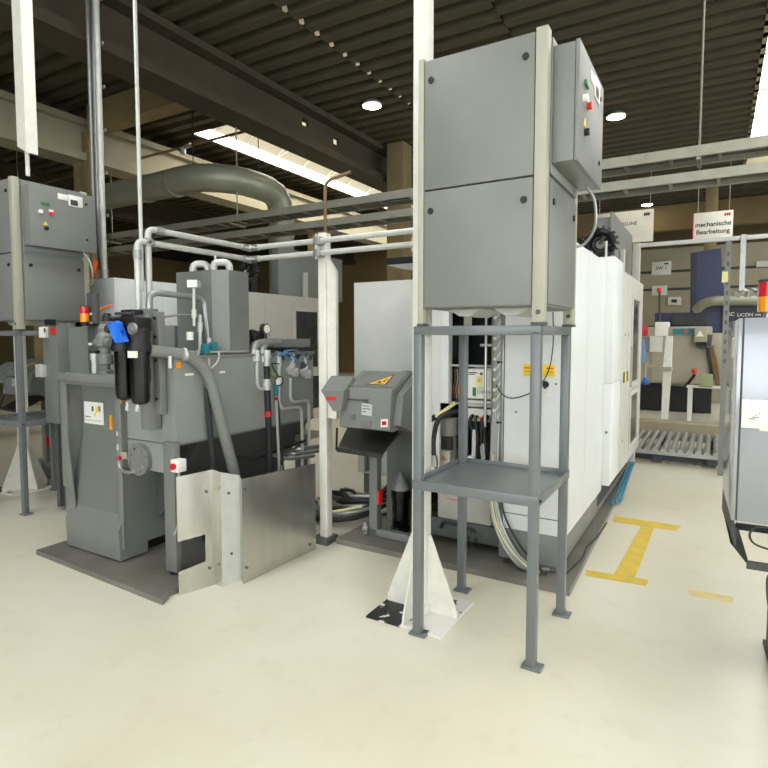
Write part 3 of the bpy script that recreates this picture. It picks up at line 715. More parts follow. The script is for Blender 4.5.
# ================================================================ FILTER TANK WITH HOPPER
tr = tag(B().prism([(-4.27, 2.215, 0), (-2.80, 2.16, 0), (-2.86, 2.27, 0), (-2.80, 2.6, 0), (-2.72, 3.44, 0), (-4.27, 3.9, 0)], (0, 0, .035)).done('drip_tray', 'tray'), 'dark steel floor tray under the grey filter tank and hopper', 'tray', 'floor trays under the machines')
ft = thing('filter_tank', 'grey coolant filter tank with open hopper, pipework and black twin filter', 'machine', (-3.5, 2.9, .035))
YH = 2.40
# hopper: two side cheeks, back ramp, toe box, top rail
hx0, hx1 = -4.18, -3.50
cheek = [(YH, 1.30), (YH, .04), (YH+.5, .04), (YH+.62, .5), (YH+.62, 1.30)]
lc = B().prism([(hx0, y, z) for y, z in [(YH, 1.30), (YH, .04), (YH+.06, .04), (YH+.62, .3), (YH+.62, 1.3)]], (.012, 0, 0)).box(hx0-.03, hx0+.045, YH-.004, YH+.012, .48, 1.3, .002)
lc.prism([(hx0-.0, YH-.002, .04), (hx0+.0, YH-.002, .95), (hx0+.03, YH-.002, .95), (hx0+.115, YH-.002, .34), (hx0+.03, YH-.002, .26), (hx0+.03, YH-.002, .04)], (0, .01, 0)).done('hopper_cheek', 'grey', ft)
B().box(hx1-.012, hx1, YH, YH+.75, .13, 1.3).box(hx1-.05, hx1+.004, YH-.004, YH+.014, .12, 1.3, .002).done('hopper_cheek', 'grey', ft)
B().prism([(hx0+.01, YH+.14, 1.28), (hx0+.01, YH+.13, .86), (hx0+.01, YH+.02, .35), (hx0+.01, YH+.06, .33), (hx0+.01, YH+.2, .84), (hx0+.01, YH+.2, 1.28)], (hx1-hx0-.02, 0, 0)).done('hopper_ramp', 'grey_tank', ft)
B().box(hx0+.02, hx1-.08, YH+.15, YH+.74, .036, .14).done('hopper_shade', 'black', ft)  # black block stands in for shade in the gap under the hopper
toe = B().prism([(hx0+.03, YH+.02, .355), (hx0+.03, YH-.03, .26), (hx0+.03, YH-.02, .045), (hx0+.03, YH+.2, .045), (hx0+.03, YH+.2, .355)], (hx1-hx0-.045, 0, 0)).done('toe_box', 'grey', ft)
tb = B().box(hx0-.03, hx1+.02, YH-.02, YH+.06, 1.275, 1.335, .01).box(hx0-.02, hx1, YH+.0, YH+.02, 1.255, 1.28).done('top_rail', 'grey', ft)
B().prism([(hx0-.06, YH-.0, 1.29), (hx0-.0, YH-.0, 1.34), (hx0+.02, YH, 1.30), (hx0-.03, YH, 1.24)], (0, .03, 0)).done('bracket', 'grey_dark', tb)
a, c = ony(83, 400, YH+.12), ony(103, 428, YH+.12)
pp = B().box(a.x, c.x, YH+.126, YH+.13, c.z+.02, a.z-.01).done('instruction_sheet', 'paper', ft)
for (u0, v0, u1, v1, m) in ((.42, .58, .5, .8, 'ink'), (.62, .5, .72, .8, 'yellow'), (.5, .35, .62, .55, 'paperyellow'), (.76, .6, .86, .85, 'brass'), (.05, .3, .35, .33, 'ink'), (.05, .12, .9, .2, 'offwhite')):
    B().box(a.x+u0*(c.x-a.x), a.x+u1*(c.x-a.x), YH+.123, YH+.126, c.z+.02+v0*(a.z-c.z-.03), c.z+.02+v1*(a.z-c.z-.03)).done('print', m, pp)
B().box(hx1-.105, hx1-.085, YH-.012, YH-.003, .96, 1.06).done('orange_strip', 'amber', ft)
# splash panels behind the hopper
a = ony(62, 326, 2.98); c = ony(91, 374, 2.98)
B().box(a.x, -3.62, 2.96, 3.0, .3, a.z-.01, .004).box(a.x-.01, a.x+.035, 2.93, 2.99, .3, a.z+.03, .004).done('splash_panel', 'grey', ft)
B().box(-4.72, -4.60, 2.945, 2.99, .04, 1.98, .004).done('splash_post', 'grey_dark', ft)
g = B()
for px, py in ((90, 314), (90, 323), (90, 344)):
    k = ony(px, py, 2.938); B().box(k.x-.016, k.x+.02, 2.934, 2.945, k.z-.01, k.z+.01).done('white_sticker', 'paper', ft)
# control panel hung beside the hopper
a, c = ony(42, 326, 2.85), ony(59.5, 424, 2.85)
cp = B().box(a.x, c.x, 2.85, 3.0, c.z, a.z, .004).done('side_panel', 'grey_tank', ft)
def cpb(x0, y0, x1, y1, m, n, th=.006):
    u, v = ony(x0, y0, 2.85), ony(x1, y1, 2.85); return B().box(u.x, v.x, 2.85-th, 2.85, v.z, u.z, .001).done(n, m, cp)
k = cpb(42, 327, 48.6, 337.6, 'paper', 'switch_box', .03); u = ony(45, 330, 2.82); B().box(u.x-.008, u.x+.008, 2.812, 2.82, u.z-.02, u.z+.015).done('switch', 'ink', k)
cpb(50, 328, 56.3, 334, 'red', 'red_plate'); cpb(50, 319.5, 56, 325, 'black', 'socket', .05); cpb(39.5, 364, 47, 377, 'galvwhite', 'junction_box', .04)
B().box(a.x+.05, a.x+.1, 2.9, 2.98, .036, c.z).box(c.x-.05, c.x, 2.9, 2.98, .036, c.z).box(c.x-.02, hx0, 2.9, 2.95, .7, .78).done('support', 'grey_dark', cp)
# stack light on the post behind the hopper
k = ony(85, 326, 2.9)
sl = thing('signal_lamp', 'small red and amber signal lamp above the hopper, under cabinet corner', 'signal lamp', k)
B().cyl((k.x, k.y, k.z-.0), (k.x, k.y, k.z+.035), .034, n=16).box(k.x, k.x+.13, k.y-.01, k.y+.035, k.z-.0, k.z+.02).done('base', 'black', sl)
B().cyl((k.x, k.y, k.z+.035), (k.x, k.y, k.z+.105), .036, n=18).done('amber_lens', 'amber', sl)
B().cyl((k.x, k.y, k.z+.105), (k.x, k.y, k.z+.165), .036, n=18).done('red_lens', 'redlens', sl)
B().cyl((k.x, k.y, k.z+.165), (k.x, k.y, k.z+.172), .037, n=18).done('cap', 'black', sl)
# tank body with sloped belly
TX0, TX1, TY0, TY1 = -3.50, -3.0, 2.45, 3.90
tk = B().prism([(TX0, TY0, 1.46), (TX1, TY0, 1.46), (TX1, TY0, .895), (TX0, TY0, .895)], (0, TY1-TY0, 0)).box(TX0, TX1-.03, TY0, TY0+.03, .70, .9).done('tank', 'tank_lit', ft)
B().prism([(TX1+.004, TY0-.01, .895), (TX1+.004, TY1, .895), (TX1-.03, TY1, .88), (TX1-.03, TY0-.01, .88)], (0, 0, .012)).done('skirt_edge', 'grey', tk)
B().prism([(TX0, TY0+.22, .894), (TX1-.03, TY0+.22, .894), (TX1-.45, TY0+.22, .3), (TX0, TY0+.22, .3)], (0, TY1-TY0-.24, 0)).done('belly', 'grey_dark', tk)  # dark grey puts the overhang's shadow into the belly's colour
B().box(TX0-.01, TX1+.012, TY0-.012, TY1+.012, 1.455, 1.475, .003).done('lid', 'grey', tk)
B().box(TX1, TX1+.004, TY0+.01, TY0+.05, 1.40, 1.44).done('orange_dot', 'amber', tk)
for y in (2.53, 2.68, 2.83): B().box(TX1, TX1+.003, y, y+.07-.02*(y > 2.6), 1.345, 1.36).done('sticker', 'paper', tk)
for x, y in ((TX1-.05, TY0-.03), (TX0+.1, TY1-.08), (TX1-.1, TY1-.08)):
    lg = B().box(x-.045, x+.06, y, y+.05, .06, .92 if y < 3 else .75, .003).done('leg', 'grey', ft)
    B().cyl((x, y+.025, .035), (x, y+.025, .07), .022, n=10).done('foot', 'black', lg)
for y in (2.95, 3.5): B().box(TX0+.05, TX0+.15, y, y+.1, .036, .32).done('leg', 'grey_dark', ft)
# flange on the front face
fc_ = V((-3.19, TY0, .80)); fc_ = ony(142, 459, TY0)
fl_ = B().cyl(fc_, fc_+V((0, -.035, 0)), .108, n=28).done('flange', 'grey', ft)
for k in range(8):
    a = 2*PI*k/8+.3; c = fc_+V((.08*math.cos(a), -.035, .08*math.sin(a))); B().cyl(c, c+V((0, -.012, 0)), .011, n=6).done('bolt', 'steel', fl_)
# ball valve with gold fittings left of the flange
v0 = ony(121, 458, TY0-.03)
va = B().cyl(v0, v0+V((0, 0, .06)), .022, n=10).cyl(v0+V((0, 0, .06)), v0+V((0, 0, .1)), .03, n=6).cyl(v0+V((0, 0, .1)), v0+V((0, 0, .16)), .022, n=10).cyl(v0+V((0, 0, .16)), v0+V((0, 0, .19)), .03, n=6).cyl(v0+V((-.01, 0, .02)), v0+V((.1, .03, .02)), .017, n=8).cyl(v0+V((.04, 0, .0)), v0+V((.04, 0, .05)), .027, n=8).done('valve', 'brass', ft)
B().cyl(v0+V((0, 0, .19)), v0+V((-.01, 0, .52)), .012, n=8).done('riser_pipe', 'steel', va)
B().cyl(v0+V((.035, -.03, .01)), v0+V((.035, -.045, .01)), .014, n=8).done('red_tip', 'redlens', va)
B().curve([v0+V((0, -.01, .0)), v0+V((.02, -.02, -.06)), v0+V((.09, -.02, -.085)), v0+V((.17, .0, -.07))], .012, 7).done('hose', 'galv', va)
B().box(v0.x+.01, v0.x+.045, TY0-.05, TY0-.04, v0.z+.38, v0.z+.44).done('yellow_tag', 'amber', va)
# grey cabinet with bevelled corner on the tank lid
gb = B().prism([(-3.46, 2.86, 1.5), (-3.09, 2.86, 1.5), (-3.0, 2.93, 1.5), (-3.0, 3.13, 1.5), (-3.46, 3.13, 1.5)], (0, 0, .575)).done('lid_cabinet', 'grey_tank', ft)
B().prism([(-3.092, 2.858, 1.503), (-2.998, 2.931, 1.503), (-3.0, 2.934, 1.503), (-3.094, 2.861, 1.503)], (0, 0, .57)).done('corner_panel', 'cab', gb)  # paler sheet paints the glare on the bevel; the paint is the same
B().tube([(-3.36, 2.93, 2.05), (-3.36, 2.93, 2.14), (-3.28, 3.0, 2.14), (-3.28, 3.0, 2.05)], .026, 10, .05).tube([(-3.22, 3.0, 2.06), (-3.22, 3.0, 2.15), (-3.12, 3.06, 2.15), (-3.12, 3.06, 2.06)], .026, 10, .05).cyl((-3.2, 3.0, 2.06), (-3.2, 3.0, 2.2), .008, n=6).done('pipe_bend', 'galvwhite', gb)
# twin filter with its bracket
br = B().box(-3.20, -3.13, 2.34, 2.44, 1.0, 1.78, .003).box(-3.13, -3.07, 2.39, 2.44, 1.1, 1.76, .003).done('filter_bracket', 'grey', ft)
for z in (1.2, 1.45, 1.72, 1.6): B().cyl((-3.10, 2.39, z), (-3.10, 2.38, z), .01, n=6).done('bolt', 'black', br)
B().box(-3.132, -3.128, 2.35, 2.37, 1.32, 1.4).done('slot', 'black', br)
c1, c2 = ony(123.5, 337, 2.26), ony(139, 337, 2.26)
zt = c1.z
fh = B()
for c, zb in ((c1, 1.2), (c2, 1.18)):
    fh.lathe((c.x, 2.26, zb), [(.03, 0), (.05, .012), (.057, .04), (.059, .38), (.059, zt-zb), (.05, zt-zb+.02)], 22)
fh.done('filter_bowl', 'blackgloss', ft)
hdh = B()
for c in (c1, c2): hdh.lathe((c.x, 2.26, zt-.09), [(.073, 0), (.078, .02), (.066, .06), (.07, .13), (.05, .15)], 18)
hdh.box(c1.x-.03, c2.x+.05, 2.2, 2.32, zt+.03, zt+.12, .01).box(c1.x+.03, c2.x+.0, 2.22, 2.3, zt+.12, zt+.17, .01).done('filter_head', 'black', ft)
B().cyl((c2.x+.05, 2.19, zt+.05), (c2.x+.05, 2.17, zt+.05), .036, n=18).cyl((c2.x+.05, 2.2, zt+.05), (c2.x+.05, 2.16, zt+.05), .016, n=10).done('port_cap', 'galv', ft)
B().cyl((c1.x-.04, 2.2, zt+.05), (c1.x-.04, 2.17, zt+.05), .025, n=12).cyl((c1.x+.05, 2.2, zt+.06), (c1.x+.05, 2.17, zt+.06), .02, n=12).cyl((c1.x+.0, 2.21, zt+.145), (c2.x+.02, 2.21, zt+.145), .01, n=8).done('port', 'ink', ft)
B().cyl((c1.x-.12, 2.23, zt+.125), (c2.x+.12, 2.23, zt+.125), .009, n=8).done('lever_rod', 'steel', ft)
a, c = ony(128, 351, 2.19), ony(136.5, 358, 2.19); B().box(a.x, c.x, 2.186, 2.2, c.z, a.z).done('filter_label', 'paper', ft)
for c, s_ in ((c1, .035), (c2, -.02)):
    B().cyl((c.x+s_, 2.25, 1.15), (c.x+s_, 2.25, 1.19), .012, n=8).cyl((c.x+s_, 2.25, 1.135), (c.x+s_, 2.25, 1.16), .016, n=6).done('drain', 'steel', ft)
# blue rag over the filter
k = ony(118, 331, 2.16)
cl = B(); P = [ony(*p, 2.155) for p in ((105, 324), (113, 321), (119, 323), (120, 331), (119, 333), (126, 342), (117, 343), (111, 334))]
cl.prism(P, (0, .03, .004))
bmesh.ops.triangulate(cl.bm, faces=cl.bm.faces[:]); bmesh.ops.subdivide_edges(cl.bm, edges=cl.bm.edges[:], cuts=3)
for v in cl.bm.verts: v.co.y += .012*math.sin(v.co.x*70+v.co.z*40); v.co.x += .003*math.sin(v.co.z*120)
tag(cl.done('blue_rag', 'blue'), 'bright blue cloth hanging over the black twin filter', 'cloth')
B().cyl((c1.x-.10, 2.22, zt+.1), (c1.x-.10, 2.22, zt+.15), .035, .02, n=12).done('lever_cap', 'black', ft)
# pump column beside the filter
p0 = ony(106, 374, 2.52)
B().lathe((p0.x, 2.52, 1.335), [(.05, 0), (.05, .02), (.03, .03), (.03, .06), (.052, .07), (.055, .13), (.035, .15), (.035, .19), (.058, .2), (.062, .27), (.04, .3), (.045, .33), (.03, .36)], 16).cyl((p0.x-.07, 2.5, 1.56), (p0.x+.1, 2.5, 1.56), .03, n=12).done('pump', 'grey', ft)
pc = ony(95, 368, 2.5)
B().cyl((pc.x, 2.5, 1.335), (pc.x, 2.5, 1.43), .022, n=10).cyl((pc.x, 2.5, 1.43), (pc.x, 2.5, 1.48), .03, n=12).done('filler_neck', 'galvwhite', ft)
B().cyl((pc.x, 2.5, 1.48), (pc.x, 2.5, 1.5), .036, n=12).done('filler_cap', 'black', ft)
# large grey suction hose curving down over the tank side
XH = -2.93
B().tube([onx(150, 350.5, XH-.12), onx(190, 355, XH-.04), onx(209, 373, XH), onx(222, 425, XH+.02), onx(236, 480, XH+.04), onx(238, 500, XH+.04)], .038, 14, .16, 8).done('suction_hose', 'grey', ft)
for px, py in ((184, 354.5), (206, 372)):
    k = onx(px, py, XH-.02); B().sph(k, .046, (1, .35 if px < 200 else 1, 1 if px < 200 else .35)).done('hose_clamp', 'galv', ft)
B().cyl(onx(170, 356, XH-.06), onx(170, 362, XH-.06)+V((0, 0, -.04)), .012, n=8).done('hose_stay', 'galvwhite', ft)
# hydraulic return pipe bowed over the filter
XR = -3.2
B().tube([onx(149, 332, XR), onx(149, 292, XR), onx(204, 298, XR+.02), onx(209, 340, XR+.06)], .022, 10, .07, 6).done('return_pipe', 'galv', ft)
B().tube([onx(150, 319, XR), onx(176, 315, XR), onx(200, 315, XR)], .009, 8, .05).done('thin_pipe', 'galv', ft)
k = onx(209, 329, XR+.05); B().cyl(k, k+V((0, 0, -.03)), .024, n=10).done('blue_collar', 'blue', ft)
b = B()
for (x, y0, y1, r) in ((194, 287, 326, .01), (194, 309, 318, .017), (200, 315, 372, .012), (200, 322, 332, .018), (199, 350, 368, .02), (209, 338, 356, .017), (186, 350, 362, .015), (209, 356, 378, .011)):
    p, q_ = onx(x, y0, -3.08), onx(x, y1, -3.08); b.cyl(p, q_, r, n=10)
k = onx(194, 284, -3.08); b.obox(k, (.07, .07, .05), .5)
b.done('valve_stack', 'galvwhite', ft)
for x, y0, y1 in ((205.5, 344, 354), (213.5, 342, 350)):
    p, q_ = onx(x, y0, -3.02), onx(x, y1, -3.02); B().box(p.x-.02, p.x+.02, p.y-.025, p.y+.02, q_.z, p.z, .004).done('solenoid', 'teal', ft)
b = B(); p = onx(210, 353, -3.03); b.box(p.x-.03, p.x+.03, p.y-.07, p.y+.09, p.z-.03, p.z, .004)
b.cyl(onx(190, 370, -3.1), onx(190, 358, -3.1), .02, n=8).cyl(onx(185, 366, -3.05), onx(203, 366, -3.05), .018, n=8); b.done('valve_block', 'ink', ft)
p = onx(190, 340, -3.08); B().cyl(p, p+V((0, 0, .055)), .024, n=12).done('white_cap', 'paper', ft)
b = B(); b.tube([onx(209, 357, -3.0), onx(209, 370, -2.985), onx(218, 362, -2.985), onx(219, 352, -3.0)], .008, 7, .03); b.done('small_pipe', 'galvwhite', ft)
b = B(); 
for x in (181, 187, 192, 199): p = onx(x, 361, -3.14); b.sph(p, .028, (1, 1, .7))
b.done('connector_cluster', 'black', ft)
# manifold block on a shelf at the aisle end, with gauge and drop pipes
XM = -3.02
a, c = onx(273, 339, XM), onx(318, 350, XM)
B().box(XM-.16, XM+.01, a.y, TY1-.02, c.z+.03, a.z, .004).done('manifold', 'grey', ft)
B().box(XM-.2, XM-.12, a.y+.05, TY1-.05, 1.475, c.z+.04).done('manifold_stand', 'grey_dark', ft)
b = B()
for x0 in (253.5, 262): b.tube([onx(x0, 362, XM), onx(x0, 344, XM), onx(x0+16, 342, XM)], .033, 10, .06)
b.done('elbow', 'galv', ft)
g = onx(265, 329, XM-.05); gg = B().cyl(g+V((-.02, 0, 0)), g+V((.02, 0, 0)), .043, n=22).cyl(g+V((0, 0, -.08)), g, .012, n=8).done('pressure_gauge', 'ink', ft)
B().cyl(g+V((.02, 0, 0)), g+V((.023, 0, 0)), .034, n=22).done('dial', 'paper', gg)
b = B(); p = onx(252, 337, XM-.1); b.sph(p, .06).cyl(p+V((0, -.05, 0)), p+V((0, .12, 0)), .05, n=12).cyl(p+V((0, -.06, -.1)), p+V((0, -.06, .05)), .04, n=12); b.done('motor', 'black', ft)
b = B(); zz = lambda x, y, d=0: onx(x, y, XM+.03+d)
b.tube([zz(257, 362), zz(257, 384), zz(259, 389), zz(265, 389)], .012, 8, .03)
b.tube([zz(279, 352), zz(279, 403), zz(282, 409), zz(301, 407), zz(302, 425), zz(302, 480)], .013, 8, .05)
b.tube([zz(290.5, 378), zz(290.5, 398), zz(293, 402), zz(309, 400.5), zz(309, 420), zz(309, 480)], .013, 8, .05)
b.tube([zz(276, 395), zz(278, 440), zz(280, 490)], .011, 8)
b.done('drop_pipe', 'galvwhite', ft)
B().tube([zz(266.5, 366), zz(267, 390), zz(269, 440), zz(270, 500)], .026, 10).done('black_hose', 'rubber', ft)
B().tube([zz(207, 388, .02), zz(209, 420, .02), zz(213, 460, .03), zz(214, 500, .03)], .019, 8).done('black_hose', 'rubber', ft)
B().tube([zz(278, 400), zz(281, 440), zz(284, 480)], .008, 6).done('black_hose', 'rubber', ft)
p = zz(268, 414, .004); B().cyl(p+V((0, 0, .02)), p-V((0, 0, .02)), .029, n=10).done('red_band', 'red', ft)
b = B()
for x, y0, y1, r in ((257, 350, 361, .022), (266.5, 350, 358, .033), (266.5, 358, 366, .024), (266.5, 379, 390, .03), (266.5, 383, 387, .034), (279, 352, 366, .02)):
    B().cyl(zz(x, y0), zz(x, y1), r, n=12).done('coupling', 'galvwhite', ft)
for x, y in ((291, 369), (304, 371)):
    b = B(); p = zz(x, y); b.obox(p, (.06, .07, .06), .4, .6); b.obox(p+V((.01, .04, -.03)), (.05, .05, .05), .4, .6); b.cyl(p, p+V((0, .03, .12)), .015, n=8); b.done('valve_body', 'galvwhite', ft)
b = B()
for k in range(9):
    p = zz(272+k*4.6, 353+2*(k % 3), -.03); b.obox(p, (.05, .05, .04+.02*(k % 2)), .3*k, .4)
p = zz(279, 381); b.sph(p, .045, (.7, 1, 1)); b.sph(zz(302, 366, -.02), .04); b.done('fitting_cluster', 'ink', ft)
p = zz(279, 381, .03); B().obox(p, (.03, .05, .04), .3, .4).done('fitting', 'paper', ft)
B().cyl(zz(275, 384), zz(276, 396), .018, n=8).done('teal_plug', 'teal', ft); B().cyl(zz(276, 397), zz(276, 400), .016, n=8).done('red_ring', 'redlens', ft)
B().cyl(zz(270, 372), zz(275, 376), .02, n=8).done('yellow_tap', 'greenbox', ft)
b = B(); b.curve([zz(279, 356, .02), zz(286, 353, .04), zz(294, 357, .05), zz(299, 363, .04)], .009, 6).curve([zz(283, 352, .02), zz(293, 350, .04), zz(302, 354, .05), zz(308, 360, .03)], .006, 6).curve([zz(276, 352, .02), zz(284, 355, .05), zz(292, 360, .03)], .008, 6); b.done('air_hose', 'bluehose', ft)
B().curve([zz(280, 364, .01), zz(272, 364, .03), zz(277, 374, .03), zz(282, 380, .02)], .005, 6).done('wire', 'black', ft)
b = B()
for k, y in enumerate((3.55, 3.62, 3.7)): b.tube([(TX1-.15, y, .62), (TX1+.0, y+.02, .60+.03*k), (TX1+.04, y+.3, .58+.03*k)], .018, 7, .05)
b.done('lower_pipe', 'galv', ft)
B().curve([(TX1-.2, 3.0, .74), (TX1-.06, 3.2, .66), (TX1+.0, 3.5, .70), (TX1+.02, 3.75, .72)], .012, 7).done('lower_cable', 'black', ft)
# emergency stop on the corner leg
a = V((TX1+.0, TY0-.06, 0)); k = ony(179, 465, TY0-.06)
es = B().box(k.x-.03, k.x+.035, TY0-.10, TY0-.03, k.z-.04, k.z+.04, .004).done('emergency_stop_box', 'paper', ft)
B().box(k.x-.045, k.x-.02, TY0-.085, TY0-.02, k.z-.035, k.z+.035).done('bracket', 'ink', es)
B().cyl((k.x+.006, TY0-.10, k.z), (k.x+.006, TY0-.118, k.z), .018, .022, n=14).done('red_button', 'redlens', es)
B().tube([(k.x-.005, TY0-.06, k.z-.04), (k.x-.004, TY0-.055, k.z-.2), (k.x-.05, TY0-.04, k.z-.42), (k.x-.12, TY0-.02, k.z-.5)], .006, 6, .05).done('cable', 'galvwhite', es)
# bright steel splash guards standing before the tank
p = [flr(179, 596), flr(215, 584.5), flr(222.5, 587), flr(241, 580), flr(243.5, 584), flr(316, 549)]
Z1, Z2, Z3 = .745, .70, .655
sg = thing('splash_guard', 'folded bright sheet steel guard standing in front of the filter tank', 'guard', (p[2].x, p[2].y, 0))
def sheet(pts, name, mat, thick=.004):
    b = B()
    u = (pts[1]-pts[0]).normalized() if len(pts) == 2 or True else None
    b.prism(pts, (-.004, .0015, 0)); return b.done(name, mat, sg)
up = lambda q_, z: V((q_.x, q_.y, z))
def lerp(a, c, t): return a+(c-a)*t
sheet([up(p[0], .0), up(p[1], .0), up(p[1], Z1+.01), up(p[0], Z1), up(p[0], .34), up(lerp(p[0], p[1], .75), .345), up(lerp(p[0], p[1], .75), .17), up(p[0], .15)], 'notched_sheet', 'sheet')
sheet([up(p[1], 0), up(p[2], 0), up(p[2], Z1-.0), up(p[1], Z1+.01)], 'fold', 'sheet')
sheet([up(p[2], 0), up(p[3], 0), up(p[3], Z2-.0), up(p[2], Z1)], 'middle_sheet', 'galvwhite')
sheet([up(p[3], 0), up(p[4], 0), up(p[4], Z2-.01), up(p[3], Z2)], 'fold', 'sheet')
sheet([up(p[4], 0), up(p[5], 0), up(p[5], Z3), up(p[4], Z2-.01)], 'large_sheet', 'sheet')
for q0, q1, t_, z in ((0, 1, .8, .62), (0, 1, .85, .12), (2, 3, .4, .6), (2, 3, .5, .2), (4, 5, .03, .62), (4, 5, .04, .1), (4, 5, .9, .06)):
    c = up(lerp(p[q0], p[q1], t_), z); B().cyl(c, c+V((.008, -.002, 0)), .009, n=8).done('rivet', 'grey_dark', sg)

# ================================================================ OVERHEAD SERVICES
def cable_ladder(z, h, y0, y1, name, label, post):
    t = thing('cable_ladder', label, 'cable ladder', (-2, y0, z), 'overhead cable ladders')
    for y in (y0, y1): B().box(-14, 9, y-.015, y+.015, z, z+h).done('rail', 'galvtray', t)
    x = -13.9; proto = None
    while x < 7:
        if proto is None: proto = B().box(x, x+.03, y0+.02, y1-.02, z+.012, z+.035).done('rung', 'galvtray', t); px0 = x; l0 = proto.location.x
        else:
            c = proto.copy(); C.objects.link(c); c.parent = t; c.location.x = l0+x-px0
        x += .42
    rr = random.Random(4)
    for k in range(5):
        y = y0+.06+k*(y1-y0-.12)/4
        B().curve([(-14+3.8*i, y+rr.uniform(-.015, .015), z+.055+rr.uniform(0, .02)) for i in range(7)], .016, 6, 4).done('cable', ('brownpipe', 'grey_dark', 'galv')[k % 3], t)
    x = -12.6
    while x < 9 and post:
        B().cyl((x, y0+.16, z), (x, y0+.16, ZD+.05), .011, n=6).box(x-.02, x+.02, y0, y1, z-.03, z).done('hanger', 'galvtray', t)
        x += 3.1
    return t
cable_ladder(3.33, .10, 6.3, 6.62, 'up', 'upper of two long cable ladders crossing the hall behind the cabinets', True)
cable_ladder(3.10, .09, 6.3, 6.62, 'lo', 'lower of two long cable ladders crossing the hall behind the cabinets', False)
b = B(); x = -12.6
dt = thing('air_duct', 'large round grey ventilation duct with bends above the far white machine', 'duct', (-6.4, 6.2, 4.0))
r = .21
B().tube([(-14, 6.15, 4.02), (-7.7, 6.15, 4.02), (-6.95, 6.15, 4.05), (-6.35, 6.5, 4.0), (-6.35, 7.42, 3.98), (-6.35, 7.42, 2.2), (-6.35, 7.42, 2.08)], r, 24, .35, 3).done('pipe', 'duct', dt)
for x in (-8.1, -9.6, -7.4): B().cyl((x-.02, 6.15, 4.02), (x+.02, 6.15, 4.02), r+.015, n=24).done('flange', 'duct', dt)
for z in (3.2, 2.6): B().cyl((-6.35, 7.42, z-.02), (-6.35, 7.42, z+.02), r+.015, n=24).done('flange', 'duct', dt)
for hx, hy_ in ((-7.0, 6.15), (-9.6, 6.15), (-6.5, 7.05)): B().cyl((hx, hy_, 4.19), (hx, hy_, ZD+.05), .008, n=6).done('hanger', 'black', dt)
t = thing('sprinkler_pipe', 'thin brown pipe with a sprinkler crossing under the skylight', 'pipe', (-8, 7., 4.93))
B().tube([(-15, 7.0, 4.90), (-6.3, 7.0, 4.95)], .024, 8, .05).done('pipe_run', 'brownpipe', t)
p = ony(183, 152, 7.0); B().cyl((p.x, 7., 4.93), (p.x, 7., 4.83), .05, n=12).cyl((p.x+.04, 7., 4.93), (p.x+.2, 7., 4.95), .035, n=12).done('sprinkler', 'galv', t)
# conduits in front of the concrete column, down onto the far machine
rt_ = t = thing('conduit_riser', 'bundle of vertical conduits and cables above the filter hopper', 'conduit', (-5.62, 3.78, 2.2))
b = B(); k = ony(102, 200, 3.8)
b.cyl((k.x, 3.8, 2.26), (k.x, 3.8, ZD+.05), .032, n=12).done('conduit', 'galvwhite', t)
k2 = ony(93.5, 200, 3.8)
B().cyl((k2.x, 3.8, 2.7), (k2.x, 3.8, ZD+.05), .02, n=10).done('conduit', 'galv', t)
B().box(k2.x-.03, k2.x+.045, 3.77, 3.83, 2.55, 2.7, .004).done('conduit_box', 'galv', t)
for i in range(4):
    x = k2.x+.028+.018*i
    B().curve([(x, 3.82, ZD), (x+.004, 3.8, 4.5), (x-.003, 3.8, 3.2), (x+.0, 3.8, 2.7), (x+.03, 3.8, 2.4), (x+.05, 3.82, 2.235)], .01, 6).done('cable', ('grey', 'rubber', 'grey', 'galv')[i], t)
b = B(); z = 2.9
while z < 5.3: b.box(k2.x-.02, k.x+.04, 3.835, 3.85, z, z+.03); z += .45
b.done('bracket', 'galv', t)
B().cyl((k.x, 3.8, 2.23), (k.x, 3.8, 2.33), .045, n=12).done('gland', 'galv', t)
t = tag(B().curve([ony(94, 314, 3.0), ony(99, 310, 3.1), ony(106, 307, 3.2), ony(112, 305.5, 3.3)], .012, 8).done('orange_cable', 'orange'), 'short orange hose reaching towards the black twin filter', 'hose')
B().curve([ony(91, 279, 3.74), ony(94, 270, 3.75), ony(96, 261, 3.78)], .03, 8).done('orange_plug', 'orange', rt_)

# ================================================================ NEAR OPERATOR CABINET (cut by the picture edge)
oc = thing('operator_cabinet', 'light grey operator cabinet on dark skirt, cut by the picture edge', 'cabinet', (.42, 3.3, .0))
zb, zt = .77, 1.685
def ob(x0, x1, y0, y1, z0, z1, bev=0.):   # local: x along the front, y away from the front-left corner; turned 2.4 degrees
    b = B().box(x0, x1, y0, y1, z0, z1, bev); return b
RZ = Matrix.Translation((.085, 2.95, 0)) @ Matrix.Rotation(math.radians(2.6), 4, 'Z')
def fin(b, n, m, par, lab=None):
    bmesh.ops.transform(b.bm, matrix=RZ, verts=b.bm.verts[:]); return b.done(n, m, par, lab)
body = fin(B().box(.0, .72, .03, .64, zb, zt-.005, .006), 'body', 'opgrey', oc)
dr = fin(B().box(.02, .71, -.005, .028, zb+.005, zt, .004), 'door', 'opgrey', oc)
fin(B().box(.0145, .0205, -.004, .02, zb+.01, zt-.005), 'hinge_gap', 'gasketblack', dr)
fin(B().box(-.002, .0145, -.004, .03, zb+.006, zt-.003, .002), 'hinge_post', 'opgrey', oc)
fin(B().box(.022, .16, -.012, -.005, 1.20, 1.325, .002).box(.09, .24, -.014, -.006, 1.19, 1.32, .002), 'paper_pouch', 'paper', dr)
b = B(); rr = random.Random(2)
for k in range(7): b.box(.05+.012*k, .055+.012*k+rr.uniform(0, .02), -.0135, -.012, 1.24+.008*(k % 4), 1.243+.008*(k % 4))
fin(b, 'scribble', 'ink', dr)
fin(B().box(-.004, .0, .2, .28, 1.5, 1.6), 'label', 'paper', body)
